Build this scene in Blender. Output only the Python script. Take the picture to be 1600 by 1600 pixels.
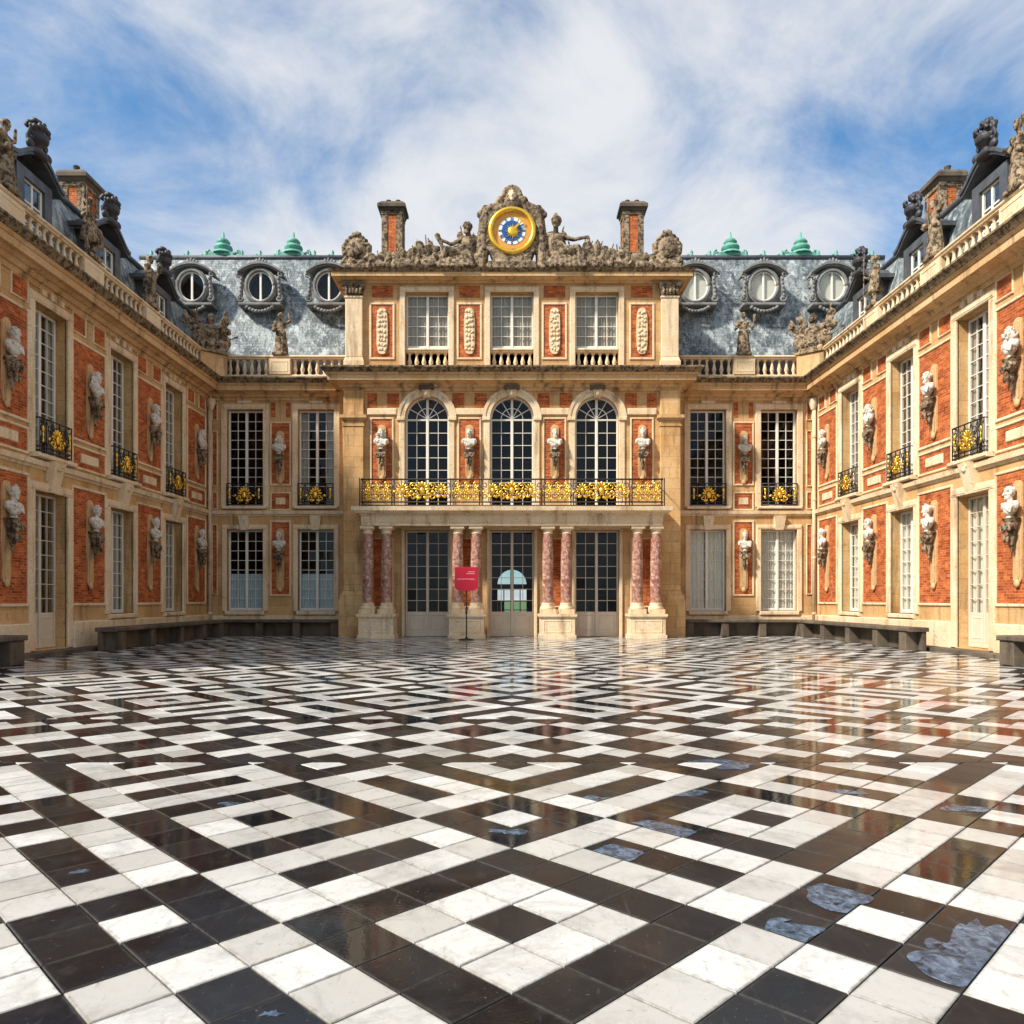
import bpy, bmesh, math, random
from mathutils import Vector, Matrix
random.seed(7)
R = math.radians
scene = bpy.context.scene
for o in list(bpy.data.objects):
    bpy.data.objects.remove(o)
C = scene.collection

# ------------------------------------------------------------------ camera
cam = bpy.data.cameras.new("camera")
cam.sensor_width = 36.0
cam.lens = 36.0 * 1200 / 1600
cam.shift_y = 137 / 1600
cam.clip_end = 3000
camo = bpy.data.objects.new("camera", cam)
camo.location = (0, 0, 1.5)
camo.rotation_euler = (R(90), 0, 0)
C.objects.link(camo)
scene.camera = camo

# ------------------------------------------------------------------ light
SUN_AZ, SUN_EL = R(-122), R(42)        # azimuth measured from +Y towards +X
scene.view_settings.view_transform = 'Standard'
scene.view_settings.look = 'None'
scene.view_settings.exposure = 0.80
scene.view_settings.gamma = 1.0
sd = Vector((math.sin(SUN_AZ) * math.cos(SUN_EL), math.cos(SUN_AZ) * math.cos(SUN_EL), math.sin(SUN_EL)))
sun = bpy.data.lights.new("sun", 'SUN')
sun.energy = 3.9
sun.angle = R(5)
sun.color = (1.0, 0.94, 0.85)
suno = bpy.data.objects.new("sun", sun)
suno.rotation_euler = (-sd).to_track_quat('-Z', 'Y').to_euler()
suno.location = (-30, -20, 40)
C.objects.link(suno)

world = bpy.data.worlds.new("World")
scene.world = world
world.use_nodes = True
wt = world.node_tree
wt.nodes.clear()


def wn(t, **k):
    n = wt.nodes.new(t)
    for a, b in k.items():
        setattr(n, a, b)
    return n


def wmath(op, a, b=None, clamp=False):
    n = wn('ShaderNodeMath', operation=op, use_clamp=clamp)
    for i, x in enumerate((a, b)):
        if x is None:
            continue
        if isinstance(x, (int, float)):
            n.inputs[i].default_value = x
        else:
            wt.links.new(x, n.inputs[i])
    return n.outputs[0]


sky = wn('ShaderNodeTexSky', sky_type='NISHITA')
sky.sun_disc = False
sky.sun_elevation = SUN_EL
sky.sun_rotation = SUN_AZ
sky.air_density = 1.0
sky.dust_density = 1.6
sky.ozone_density = 2.0
tc = wn('ShaderNodeTexCoord')
sep = wn('ShaderNodeSeparateXYZ')
wt.links.new(tc.outputs['Generated'], sep.inputs[0])
den = wmath('ADD', wmath('MAXIMUM', sep.outputs[2], 0.0), 0.30)
com = wn('ShaderNodeCombineXYZ')
wt.links.new(wmath('DIVIDE', sep.outputs[0], den), com.inputs[0])
wt.links.new(wmath('DIVIDE', sep.outputs[1], den), com.inputs[1])
SKY_OFF = (50.55, 28.65, 10.5)
mp = wn('ShaderNodeMapping')
mp.inputs['Location'].default_value = SKY_OFF
wt.links.new(com.outputs[0], mp.inputs[0])
n1 = wn('ShaderNodeTexNoise')
n1.inputs['Scale'].default_value = 1.5
n1.inputs['Detail'].default_value = 2.0
n1.inputs['Distortion'].default_value = 0.6
n2 = wn('ShaderNodeTexNoise')
n2.inputs['Scale'].default_value = 3.4
n2.inputs['Detail'].default_value = 9.0
n2.inputs['Roughness'].default_value = 0.62
n2.inputs['Distortion'].default_value = 0.35
for n in (n1, n2):
    wt.links.new(mp.outputs[0], n.inputs['Vector'])
cov = wmath('ADD', wmath('MULTIPLY', n1.outputs['Fac'], 0.54), wmath('MULTIPLY', n2.outputs['Fac'], 0.46))
ramp = wn('ShaderNodeMapRange', interpolation_type='SMOOTHSTEP')
ramp.inputs['From Min'].default_value = 0.345
ramp.inputs['From Max'].default_value = 0.595
wt.links.new(cov, ramp.inputs['Value'])
skyb = wn('ShaderNodeMix', data_type='RGBA', blend_type='MULTIPLY')
skyb.inputs[0].default_value = 1.0
wt.links.new(sky.outputs[0], skyb.inputs[6])
skyb.inputs[7].default_value = (0.74, 1.20, 1.42, 1)
mixc = wn('ShaderNodeMix', data_type='RGBA')
wt.links.new(ramp.outputs[0], mixc.inputs[0])
wt.links.new(skyb.outputs[2], mixc.inputs[6])
mixc.inputs[7].default_value = (5.65, 5.8, 6.05, 1)
bg = wn('ShaderNodeBackground')
bg.inputs['Strength'].default_value = 0.082
wt.links.new(mixc.outputs[2], bg.inputs['Color'])
wo = wn('ShaderNodeOutputWorld')
wt.links.new(bg.outputs[0], wo.inputs[0])

cy = scene.cycles
cy.max_bounces = 6
cy.diffuse_bounces = 3
cy.glossy_bounces = 3
cy.transmission_bounces = 2
cy.transparent_max_bounces = 8
cy.caustics_reflective = False
cy.caustics_refractive = False

# ------------------------------------------------------------------ materials
class NT:
    """small helper for node materials"""
    def __init__(s, name):
        s.m = bpy.data.materials.new(name)
        s.m.use_nodes = True
        s.t = s.m.node_tree
        s.t.nodes.clear()
        s.out = s.t.nodes.new('ShaderNodeOutputMaterial')
        s.p = s.t.nodes.new('ShaderNodeBsdfPrincipled')
        s.t.links.new(s.p.outputs[0], s.out.inputs[0])
        s.co = None

    def n(s, t, **k):
        n = s.t.nodes.new(t)
        for a, b in k.items():
            setattr(n, a, b)
        return n

    def set(s, sock, v):
        if isinstance(v, bpy.types.NodeSocket):
            s.t.links.new(v, sock)
        else:
            if isinstance(v, tuple) and len(v) == 3 and sock.type == 'RGBA':
                v = v + (1,)
            sock.default_value = v

    def obj(s):
        if s.co is None:
            s.co = s.n('ShaderNodeTexCoord').outputs['Object']
        return s.co

    def geo(s):
        return s.n('ShaderNodeNewGeometry').outputs['Position']

    def wallco(s):
        """(x+y, z) of the object for textures that live on an upright wall"""
        sp = s.n('ShaderNodeSeparateXYZ')
        s.set(sp.inputs[0], s.obj())
        c = s.n('ShaderNodeCombineXYZ')
        s.set(c.inputs[0], s.math('ADD', sp.outputs[0], sp.outputs[1]))
        s.set(c.inputs[1], sp.outputs[2])
        return c.outputs[0]

    def math(s, op, a, b=None, clamp=False):
        n = s.n('ShaderNodeMath', operation=op, use_clamp=clamp)
        s.set(n.inputs[0], a)
        if b is not None:
            s.set(n.inputs[1], b)
        return n.outputs[0]

    def noise(s, co, scale, detail=4, rough=0.55, dist=0.0, col=False):
        n = s.n('ShaderNodeTexNoise')
        s.set(n.inputs['Vector'], co)
        n.inputs['Scale'].default_value = scale
        n.inputs['Detail'].default_value = detail
        n.inputs['Roughness'].default_value = rough
        n.inputs['Distortion'].default_value = dist
        return n.outputs['Color' if col else 'Fac']

    def ramp(s, v, stops):
        n = s.n('ShaderNodeValToRGB')
        s.set(n.inputs[0], v)
        el = n.color_ramp.elements
        while len(el) < len(stops):
            el.new(0.5)
        for e, (p, c) in zip(el, stops):
            e.position = p
            e.color = c + (1,) if len(c) == 3 else c
        return n.outputs[0]

    def mrange(s, v, a, b, c=0.0, d=1.0):
        n = s.n('ShaderNodeMapRange')
        s.set(n.inputs[0], v)
        for i, x in enumerate((a, b, c, d)):
            n.inputs[i + 1].default_value = x
        return n.outputs[0]

    def mix(s, f, a, b, blend='MIX'):
        n = s.n('ShaderNodeMix', data_type='RGBA', blend_type=blend)
        s.set(n.inputs[0], f)
        s.set(n.inputs[6], a)
        s.set(n.inputs[7], b)
        return n.outputs[2]

    def scale(s, co, v):
        n = s.n('ShaderNodeMapping')
        s.set(n.inputs[0], co)
        n.inputs['Scale'].default_value = v
        return n.outputs[0]

    def bump(s, h, strength=0.3, dist=0.02):
        n = s.n('ShaderNodeBump')
        s.set(n.inputs['Height'], h)
        n.inputs['Strength'].default_value = strength
        n.inputs['Distance'].default_value = dist
        s.t.links.new(n.outputs[0], s.p.inputs['Normal'])

    def fin(s, col=None, rough=None, metal=None, spec=None):
        if col is not None:
            s.set(s.p.inputs['Base Color'], col)
        if rough is not None:
            s.set(s.p.inputs['Roughness'], rough)
        if metal is not None:
            s.set(s.p.inputs['Metallic'], metal)
        if spec is not None:
            s.set(s.p.inputs['Specular IOR Level'], spec)
        return s.m


M = {}


def limestone(name, c1, c2, joints=True, stain=(0.16, 0.10, 0.055), amt=0.55):
    k = NT(name)
    w = k.wallco()
    a = k.noise(k.obj(), 0.9, 5, 0.6)
    col = k.mix(k.mrange(a, 0.35, 0.68), c1, c2)
    if joints:
        b = k.n('ShaderNodeTexBrick', offset=0.5)
        k.set(b.inputs['Vector'], w)
        b.inputs['Scale'].default_value = 1.0
        b.inputs['Brick Width'].default_value = 0.86
        b.inputs['Row Height'].default_value = 0.42
        b.inputs['Mortar Size'].default_value = 0.008
        b.inputs['Mortar Smooth'].default_value = 0.3
        b.inputs['Color1'].default_value = (0.84, 0.83, 0.81, 1)
        b.inputs['Color2'].default_value = (1.08, 1.04, 0.98, 1)
        b.inputs['Mortar'].default_value = (0.5, 0.42, 0.34, 1)
        col = k.mix(0.75, col, b.outputs['Color'], 'MULTIPLY')
    # rain streaks and grime, with a shape of their own
    st = k.noise(k.scale(k.obj(), (2.2, 2.2, 0.28)), 1.3, 6, 0.62)
    col = k.mix(k.math('MULTIPLY', k.mrange(st, 0.53, 0.72), amt), col, stain)
    f = k.noise(k.obj(), 26, 3, 0.6)
    col = k.mix(0.5, col, k.ramp(f, [(0.28, (0.5, 0.44, 0.38)), (0.68, (1.12, 1.1, 1.06))]), 'MULTIPLY')
    g2 = k.noise(k.obj(), 4.5, 6, 0.72, 0.8)
    col = k.mix(k.mrange(g2, 0.56, 0.70, 0, 0.45), col, stain)
    k.bump(k.math('ADD', k.noise(k.obj(), 9, 5, 0.6), k.math('MULTIPLY', f, 0.5)), 0.3, 0.012)
    return k.fin(col, 0.82, 0, 0.3)


def crusted(name, c1, c2, crust, lo=0.46, hi=0.57, amt=0.88, sc=7.0):
    """carved stone with black weathering crust in patches"""
    k = NT(name)
    a = k.noise(k.geo(), 2.2, 6, 0.7)
    col = k.mix(k.mrange(a, 0.35, 0.65), c1, c2)
    b = k.noise(k.geo(), sc, 5, 0.7, 0.6)
    col = k.mix(k.mrange(b, lo, hi, 0.0, amt), col, crust)
    k.bump(k.noise(k.geo(), 18, 4, 0.65), 0.6, 0.03)
    return k.fin(col, 0.9, 0, 0.2)


M['stone'] = limestone('limestone', (0.57, 0.33, 0.13), (0.73, 0.485, 0.245), True, (0.13, 0.065, 0.025), 0.7)
M['trim'] = limestone('pale limestone', (0.76, 0.56, 0.335), (0.85, 0.70, 0.49), False, (0.20, 0.10, 0.04), 0.7)
M['cornice'] = limestone('weathered limestone', (0.58, 0.35, 0.155), (0.72, 0.49, 0.26), False, (0.08, 0.05, 0.03), 0.85)
M['statue'] = crusted('sculpture stone', (0.15, 0.10, 0.06), (0.44, 0.33, 0.21), (0.020, 0.015, 0.011))  # weathering; its dark also stands in for shade in carving and consoles
M['crust'] = crusted('blackened shadow line stone', (0.20, 0.14, 0.08), (0.34, 0.24, 0.14), (0.035, 0.026, 0.018))  # weathered top steps; their dark also stands in for cornice shadow lines
M['greystone'] = limestone('dark weathered stone', (0.085, 0.066, 0.05), (0.19, 0.145, 0.10), False, (0.03, 0.025, 0.02), 0.9)


def brick_mat():
    k = NT('red brick')
    w = k.wallco()
    b = k.n('ShaderNodeTexBrick', offset=0.5)
    k.set(b.inputs['Vector'], w)
    b.inputs['Scale'].default_value = 1.0
    b.inputs['Brick Width'].default_value = 0.23
    b.inputs['Row Height'].default_value = 0.072
    b.inputs['Mortar Size'].default_value = 0.006
    b.inputs['Mortar Smooth'].default_value = 0.4
    b.inputs['Color1'].default_value = (0.33, 0.060, 0.015, 1)
    b.inputs['Color2'].default_value = (0.66, 0.175, 0.048, 1)
    b.inputs['Mortar'].default_value = (0.56, 0.30, 0.14, 1)
    g = k.noise(k.obj(), 2.5, 5, 0.65)
    col = k.mix(0.8, b.outputs['Color'], k.ramp(g, [(0.3, (0.40, 0.36, 0.34)), (0.65, (1.12, 1.12, 1.12))]), 'MULTIPLY')
    m5 = k.noise(k.obj(), 11, 4, 0.7)
    col = k.mix(0.6, col, k.ramp(m5, [(0.32, (0.5, 0.45, 0.42)), (0.66, (1.25, 1.2, 1.15))]), 'MULTIPLY')
    h = k.math('SUBTRACT', k.math('MULTIPLY', k.noise(k.obj(), 30, 3), 0.4), b.outputs['Fac'])
    k.bump(h, 0.35, 0.008)
    return k.fin(col, 0.85, 0, 0.25)


M['brick'] = brick_mat()


def slate_mat():
    k = NT('slate')
    w = k.wallco()
    b = k.n('ShaderNodeTexBrick', offset=0.5)
    k.set(b.inputs['Vector'], w)
    b.inputs['Scale'].default_value = 1.0
    b.inputs['Brick Width'].default_value = 0.20
    b.inputs['Row Height'].default_value = 0.13
    b.inputs['Mortar Size'].default_value = 0.006
    b.inputs['Bias'].default_value = 0.0
    b.inputs['Color1'].default_value = (0.045, 0.06, 0.075, 1)
    b.inputs['Color2'].default_value = (0.27, 0.30, 0.31, 1)
    b.inputs['Mortar'].default_value = (0.02, 0.022, 0.025, 1)
    g = k.noise(k.scale(k.obj(), (1, 1, 0.5)), 0.8, 6, 0.7, 0.4)
    col = k.mix(k.mrange(g, 0.40, 0.60, 0.0, 0.75), b.outputs['Color'], (0.38, 0.42, 0.42))
    s = k.noise(k.scale(k.obj(), (5, 5, 4)), 1.8, 5, 0.75)
    col = k.mix(k.mrange(s, 0.5, 0.62, 0, 0.75), col, (0.05, 0.06, 0.07))
    v = k.noise(k.scale(k.obj(), (3.2, 3.2, 0.3)), 1.4, 6, 0.7)
    col = k.mix(k.mrange(v, 0.46, 0.62, 0, 0.8), col, (0.035, 0.05, 0.055))
    lich = k.noise(k.scale(k.obj(), (1, 1, 0.55)), 3.6, 6, 0.75, 0.5)
    col = k.mix(k.mrange(lich, 0.53, 0.60, 0, 0.7), col, (0.56, 0.60, 0.58))
    k.bump(k.math('SUBTRACT', k.noise(k.obj(), 8, 4), b.outputs['Fac']), 0.5, 0.02)
    return k.fin(col, k.mrange(g, 0.3, 0.7, 0.28, 0.55), 0, 0.5)


M['slate'] = slate_mat()


def plain(name, col, rough, metal=0.0, var=0.35, sc=6, bump=0.15, spec=0.5, dark=0.5):
    k = NT(name)
    a = k.noise(k.obj(), sc, 5, 0.6)
    d = tuple(c * dark for c in col)
    c = k.mix(k.math('MULTIPLY', k.mrange(a, 0.38, 0.66), var), col, d)
    k.bump(k.noise(k.obj(), sc * 4, 4), bump, 0.01)
    return k.fin(c, k.mrange(a, 0.3, 0.7, max(rough - 0.08, 0.03), rough + 0.08), metal, spec)


M['lead'] = plain('lead sheet', (0.11, 0.115, 0.125), 0.5, 0.25, 0.8, 3, 0.3)
M['dormerlead'] = crusted('weathered dormer lead', (0.16, 0.16, 0.155), (0.30, 0.29, 0.27), (0.06, 0.06, 0.065), 0.5, 0.7, 0.7, 3)
M['darklead'] = plain('dark lead ornament', (0.05, 0.047, 0.05), 0.55, 0.2, 0.6, 5, 0.4)
M['copper'] = plain('green copper', (0.13, 0.40, 0.30), 0.6, 0.0, 0.8, 4, 0.3)
M['gold'] = plain('gilding', (1.0, 0.60, 0.07), 0.3, 0.85, 0.35, 9, 0.2)
M['iron'] = plain('dark iron', (0.035, 0.028, 0.02), 0.45, 0.5, 0.4, 9, 0.2)
M['white'] = plain('painted joinery', (0.78, 0.73, 0.63), 0.5, 0, 0.3, 5, 0.1, 0.4, 0.75)
M['doorpaint'] = plain('door paint', (0.68, 0.56, 0.42), 0.5, 0, 0.4, 3, 0.1, 0.4, 0.75)
M['marble'] = crusted('bust marble', (0.56, 0.50, 0.41), (0.72, 0.67, 0.58), (0.16, 0.12, 0.085), 0.53, 0.62, 0.7, 14)
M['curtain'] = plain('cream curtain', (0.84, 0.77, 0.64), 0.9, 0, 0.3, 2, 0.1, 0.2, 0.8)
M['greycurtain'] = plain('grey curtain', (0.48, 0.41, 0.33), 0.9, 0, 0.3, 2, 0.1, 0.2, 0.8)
M['shutter'] = plain('blue grey inner shutter', (0.50, 0.58, 0.60), 0.6, 0, 0.3, 3, 0.1, 0.3, 0.8)
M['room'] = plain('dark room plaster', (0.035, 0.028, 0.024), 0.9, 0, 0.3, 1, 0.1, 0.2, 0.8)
M['red'] = plain('red sign enamel', (0.52, 0.003, 0.025), 0.4, 0, 0.15, 3, 0.05, 0.5, 0.8)
M['pink'] = plain('pale pink sign print', (0.85, 0.25, 0.32), 0.5, 0, 0.1, 3, 0.05, 0.4, 0.9)
M['blue'] = plain('blue enamel', (0.02, 0.09, 0.28), 0.35, 0, 0.3, 5, 0.05)
M['enamel'] = plain('white enamel', (0.80, 0.80, 0.76), 0.35, 0, 0.2, 5, 0.05, 0.5, 0.8)
M['orange'] = plain('dull gilt dial', (0.80, 0.36, 0.06), 0.45, 0.3, 0.3, 5, 0.05)
M['grout'] = plain('dark grout', (0.10, 0.085, 0.065), 0.6, 0, 0.5, 8, 0.3)
M['gravel'] = plain('dark cobbles', (0.13, 0.12, 0.11), 0.9, 0, 0.6, 2, 0.4)
M['lawn'] = plain('mown lawn', (0.06, 0.13, 0.03), 0.9, 0, 0.6, 0.6, 0.4)


def red_marble():
    k = NT('red veined marble')
    a = k.noise(k.obj(), 5.5, 6, 0.7, 1.2)
    col = k.ramp(a, [(0.30, (0.10, 0.03, 0.025)), (0.44, (0.28, 0.11, 0.075)), (0.55, (0.43, 0.24, 0.17)), (0.66, (0.66, 0.53, 0.41))])
    return k.fin(col, 0.28, 0, 0.5)


M['redmarble'] = red_marble()


def glass_mat():
    k = NT('old window glass')
    k.t.nodes.remove(k.p)
    tr = k.n('ShaderNodeBsdfTransparent')
    tr.inputs[0].default_value = (0.96, 0.98, 0.98, 1)
    gl = k.n('ShaderNodeBsdfGlossy')
    gl.inputs['Roughness'].default_value = 0.03
    gl.inputs['Color'].default_value = (0.95, 0.97, 1, 1)
    bp = k.n('ShaderNodeBump')
    bp.inputs['Strength'].default_value = 0.12
    bp.inputs['Distance'].default_value = 0.02
    k.set(bp.inputs['Height'], k.noise(k.obj(), 4, 2))
    k.t.links.new(bp.outputs[0], gl.inputs['Normal'])
    fr = k.n('ShaderNodeFresnel')
    fr.inputs[0].default_value = 1.5
    mx = k.n('ShaderNodeMixShader')
    k.set(mx.inputs[0], k.math('MULTIPLY', fr.outputs[0], 0.30))
    k.t.links.new(tr.outputs[0], mx.inputs[1])
    k.t.links.new(gl.outputs[0], mx.inputs[2])
    k.t.links.new(mx.outputs[0], k.out.inputs[0])
    return k.m


M['glass'] = glass_mat()


def tile_mat(name, black, single):
    k = NT(name)
    pos = k.geo()
    rnd = k.n('ShaderNodeObjectInfo').outputs['Random'] if single else k.n('ShaderNodeNewGeometry').outputs['Random Per Island']
    # every slab is cut from another place of the block
    off = k.n('ShaderNodeVectorMath', operation='ADD')
    k.set(off.inputs[0], pos)
    cx = k.n('ShaderNodeCombineXYZ')
    k.set(cx.inputs[0], k.math('MULTIPLY', rnd, 37.0))
    k.set(cx.inputs[1], k.math('MULTIPLY', rnd, 91.0))
    k.t.links.new(cx.outputs[0], off.inputs[1])
    co = off.outputs[0]
    wet = k.noise(pos, 0.55, 5, 0.6, 0.5)            # where water still stands
    if black:
        a = k.noise(co, 6, 6, 0.65, 0.6)
        base = k.mix(rnd, (0.003, 0.0035, 0.006), (0.017, 0.016, 0.016))
        col = k.mix(k.mrange(a, 0.55, 0.75, 0, 0.6), base, (0.034, 0.031, 0.030))
        sp = k.noise(co, 60, 2, 0.5)
        col = k.mix(k.mrange(sp, 0.70, 0.78, 0, 0.5), col, (0.22, 0.19, 0.16))
        rough = k.mrange(wet, 0.40, 0.56, 0.36, 0.05)
    else:
        a = k.noise(co, 3.5, 7, 0.68, 1.6)
        v = k.math('ABSOLUTE', k.math('SUBTRACT', a, 0.5))
        base = k.mix(rnd, (0.42, 0.40, 0.365), (0.62, 0.61, 0.58))
        col = k.mix(k.mrange(v, 0.0, 0.03, 0.26, 0.0), base, (0.36, 0.35, 0.33))
        g = k.noise(co, 14, 6, 0.75)
        col = k.mix(k.mrange(g, 0.52, 0.72, 0, 0.55), col, (0.42, 0.38, 0.30))
        sp = k.noise(co, 45, 2, 0.5)
        col = k.mix(k.mrange(sp, 0.69, 0.76, 0, 0.6), col, (0.16, 0.14, 0.11))
        rough = k.mrange(wet, 0.40, 0.56, 0.42, 0.08)
    grime = k.noise(pos, 2.3, 7, 0.72, 0.6)
    col = k.mix(k.mrange(grime, 0.50, 0.70, 0, 0.45), col, (0.10, 0.085, 0.065) if not black else (0.030, 0.028, 0.028))
    scr = k.noise(k.scale(co, (9, 1.2, 1)), 3.0, 5, 0.7, 0.4)
    col = k.mix(k.mrange(scr, 0.60, 0.68, 0, 0.35), col, (0.20, 0.18, 0.15) if not black else (0.07, 0.068, 0.066))
    if single:                                        # dirt worked into the edges of each slab
        ab = k.n('ShaderNodeVectorMath', operation='ABSOLUTE')
        k.set(ab.inputs[0], k.obj())
        sx = k.n('ShaderNodeSeparateXYZ')
        k.t.links.new(ab.outputs[0], sx.inputs[0])
        ed = k.math('ADD', k.math('ADD', sx.outputs[0], sx.outputs[1]), k.math('MULTIPLY', k.math('SUBTRACT', k.noise(co, 22, 4, 0.7), 0.5), 0.05))
        col = k.mix(k.mrange(ed, 0.186, 0.212, 0, 0.75), col, (0.13, 0.11, 0.08) if not black else (0.06, 0.053, 0.044))
    k.bump(k.math('ADD', k.noise(co, 5, 4), k.math('MULTIPLY', sp, 0.3)), 0.07, 0.008)
    return k.fin(col, rough, 0, 0.32 if black else 0.4)


M['tb1'] = tile_mat('black marble slab', True, True)
M['tw1'] = tile_mat('white marble slab', False, True)
M['tb'] = tile_mat('black marble slabs', True, False)
M['tw'] = tile_mat('white marble slabs', False, False)


def puddle_mat():
    k = NT('thin water film')
    a = k.noise(k.scale(k.geo(), (1.0, 0.35, 1.0)), 26, 6, 0.7, 0.3)
    col = k.mix(k.mrange(a, 0.35, 0.68), (0.04, 0.07, 0.12), (0.17, 0.23, 0.31))  # blue grey sky reflection is put into the base colour, in streaks
    k.bump(a, 0.1, 0.01)
    k.fin(col, k.mrange(a, 0.35, 0.7, 0.05, 0.22), 0, 0.6)
    h = k.noise(k.geo(), 14, 6, 0.7, 0.8)
    k.set(k.p.inputs['Alpha'], k.mrange(h, 0.36, 0.58, 0.1, 0.95))
    return k.m


M['puddle'] = puddle_mat()

# ------------------------------------------------------------------ mesh helpers
class MB:
    def __init__(s):
        s.v, s.f, s.mi, s.sm = [], [], [], []

    def add(s, vs, fs, mi=0, sm=False):
        b = len(s.v)
        s.v += [tuple(x) for x in vs]
        for f in fs:
            s.f.append(tuple(b + i for i in f))
            s.mi.append(mi)
            s.sm.append(sm)

    def quad(s, a, b, c, d, mi=0):
        s.add([a, b, c, d], [(0, 1, 2, 3)], mi)

    def box(s, x0, x1, y0, y1, z0, z1, mi=0):
        s.frus(x0, x1, y0, y1, z0, x0, x1, y0, y1, z1, mi)

    def frus(s, x0, x1, y0, y1, z0, X0, X1, Y0, Y1, z1, mi=0):
        s.add([(x0, y0, z0), (x1, y0, z0), (x1, y1, z0), (x0, y1, z0), (X0, Y0, z1), (X1, Y0, z1), (X1, Y1, z1), (X0, Y1, z1)],
              [(3, 2, 1, 0), (4, 5, 6, 7), (0, 1, 5, 4), (1, 2, 6, 5), (2, 3, 7, 6), (3, 0, 4, 7)], mi)

    def bbox(s, x0, x1, y0, y1, z0, z1, b=0.01, mi=0):
        """box whose front (-y) edges are chamfered"""
        s.box(x0, x1, y0 + b, y1, z0, z1, mi)
        s.add([(x0, y0 + b, z0), (x1, y0 + b, z0), (x1, y0 + b, z1), (x0, y0 + b, z1),
               (x0 + b, y0, z0 + b), (x1 - b, y0, z0 + b), (x1 - b, y0, z1 - b), (x0 + b, y0, z1 - b)],
              [(4, 5, 6, 7), (0, 1, 5, 4), (1, 2, 6, 5), (2, 3, 7, 6), (3, 0, 4, 7)], mi)

    def frame(s, x0, x1, z0, z1, w, y0, y1, mi=0):
        """four bars around the rectangle, bars outside it"""
        s.bbox(x0 - w, x1 + w, y0, y1, z1, z1 + w, 0.015, mi)
        s.bbox(x0 - w, x1 + w, y0, y1, z0 - w, z0, 0.015, mi)
        s.bbox(x0 - w, x0, y0, y1, z0, z1, 0.015, mi)
        s.bbox(x1, x1 + w, y0, y1, z0, z1, 0.015, mi)

    def mould(s, x0, x1, yf, yb, steps, l=1, r=1, mi=0):
        """stepped moulding on a front at yf: steps (z0, z1, d0, d1)"""
        for st in steps:
            z0, z1, d0, d1 = st[:4]
            s.frus(x0 - d0 * l, x1 + d0 * r, yf - d0, yb, z0, x0 - d1 * l, x1 + d1 * r, yf - d1, yb, z1, st[4] if len(st) > 4 else mi)

    def lathe(s, prof, c=(0, 0, 0), n=16, mi=0, sx=1, sy=1, a0=0, a1=2 * math.pi, sm=True, cap=True):
        full = abs(a1 - a0 - 2 * math.pi) < 1e-6
        k = n if full else n + 1
        vs, fs = [], []
        for r, z in prof:
            for i in range(k):
                a = a0 + (a1 - a0) * i / n
                vs.append((c[0] + r * math.cos(a) * sx, c[1] + r * math.sin(a) * sy, c[2] + z))
        for j in range(len(prof) - 1):
            for i in range(n):
                i2 = (i + 1) % k
                fs.append((j * k + i, j * k + i2, (j + 1) * k + i2, (j + 1) * k + i))
        s.add(vs, fs, mi, sm)
        if cap and full:
            m = len(prof) - 1
            s.add([vs[i] for i in range(k)], [tuple(range(k - 1, -1, -1))], mi)
            s.add([vs[m * k + i] for i in range(k)], [tuple(range(k))], mi)

    def tube(s, pts, r, n=5, mi=0, sm=True):
        pts = [Vector(p) for p in pts]
        vs, fs = [], []
        m = len(pts)
        for i, p in enumerate(pts):
            t = (pts[min(i + 1, m - 1)] - pts[max(i - 1, 0)])
            t = t.normalized() if t.length > 1e-9 else Vector((0, 0, 1))
            up = Vector((0, 1, 0)) if abs(t.y) < 0.9 else Vector((1, 0, 0))
            a = t.cross(up).normalized()
            b = t.cross(a)
            rr = r[i] if isinstance(r, (list, tuple)) else r
            for k in range(n):
                w = 2 * math.pi * k / n
                vs.append(p + a * (rr * math.cos(w)) + b * (rr * math.sin(w)))
        for i in range(m - 1):
            for k in range(n):
                k2 = (k + 1) % n
                fs.append((i * n + k, i * n + k2, (i + 1) * n + k2, (i + 1) * n + k))
        fs.append(tuple(range(n - 1, -1, -1)))
        fs.append(tuple((m - 1) * n + k for k in range(n)))
        s.add(vs, fs, mi, sm)

    def ell(s, c, r, n=12, m=8, rot=None, mi=0):
        vs = [Vector((0, 0, -r[2]))]
        for j in range(1, m):
            a = math.pi * j / m
            for i in range(n):
                b = 2 * math.pi * i / n
                vs.append(Vector((r[0] * math.sin(a) * math.cos(b), r[1] * math.sin(a) * math.sin(b), -r[2] * math.cos(a))))
        vs.append(Vector((0, 0, r[2])))
        if rot:
            mt = Matrix.Rotation(rot[2], 3, 'Z') @ Matrix.Rotation(rot[1], 3, 'Y') @ Matrix.Rotation(rot[0], 3, 'X')
            vs = [mt @ v for v in vs]
        vs = [v + Vector(c) for v in vs]
        fs = []
        for i in range(n):
            fs.append((0, 1 + (i + 1) % n, 1 + i))
            L = 1 + (m - 2) * n
            fs.append((len(vs) - 1, L + i, L + (i + 1) % n))
        for j in range(m - 2):
            for i in range(n):
                i2 = (i + 1) % n
                fs.append((1 + j * n + i, 1 + j * n + i2, 1 + (j + 1) * n + i2, 1 + (j + 1) * n + i))
        s.add(vs, fs, mi, True)

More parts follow.
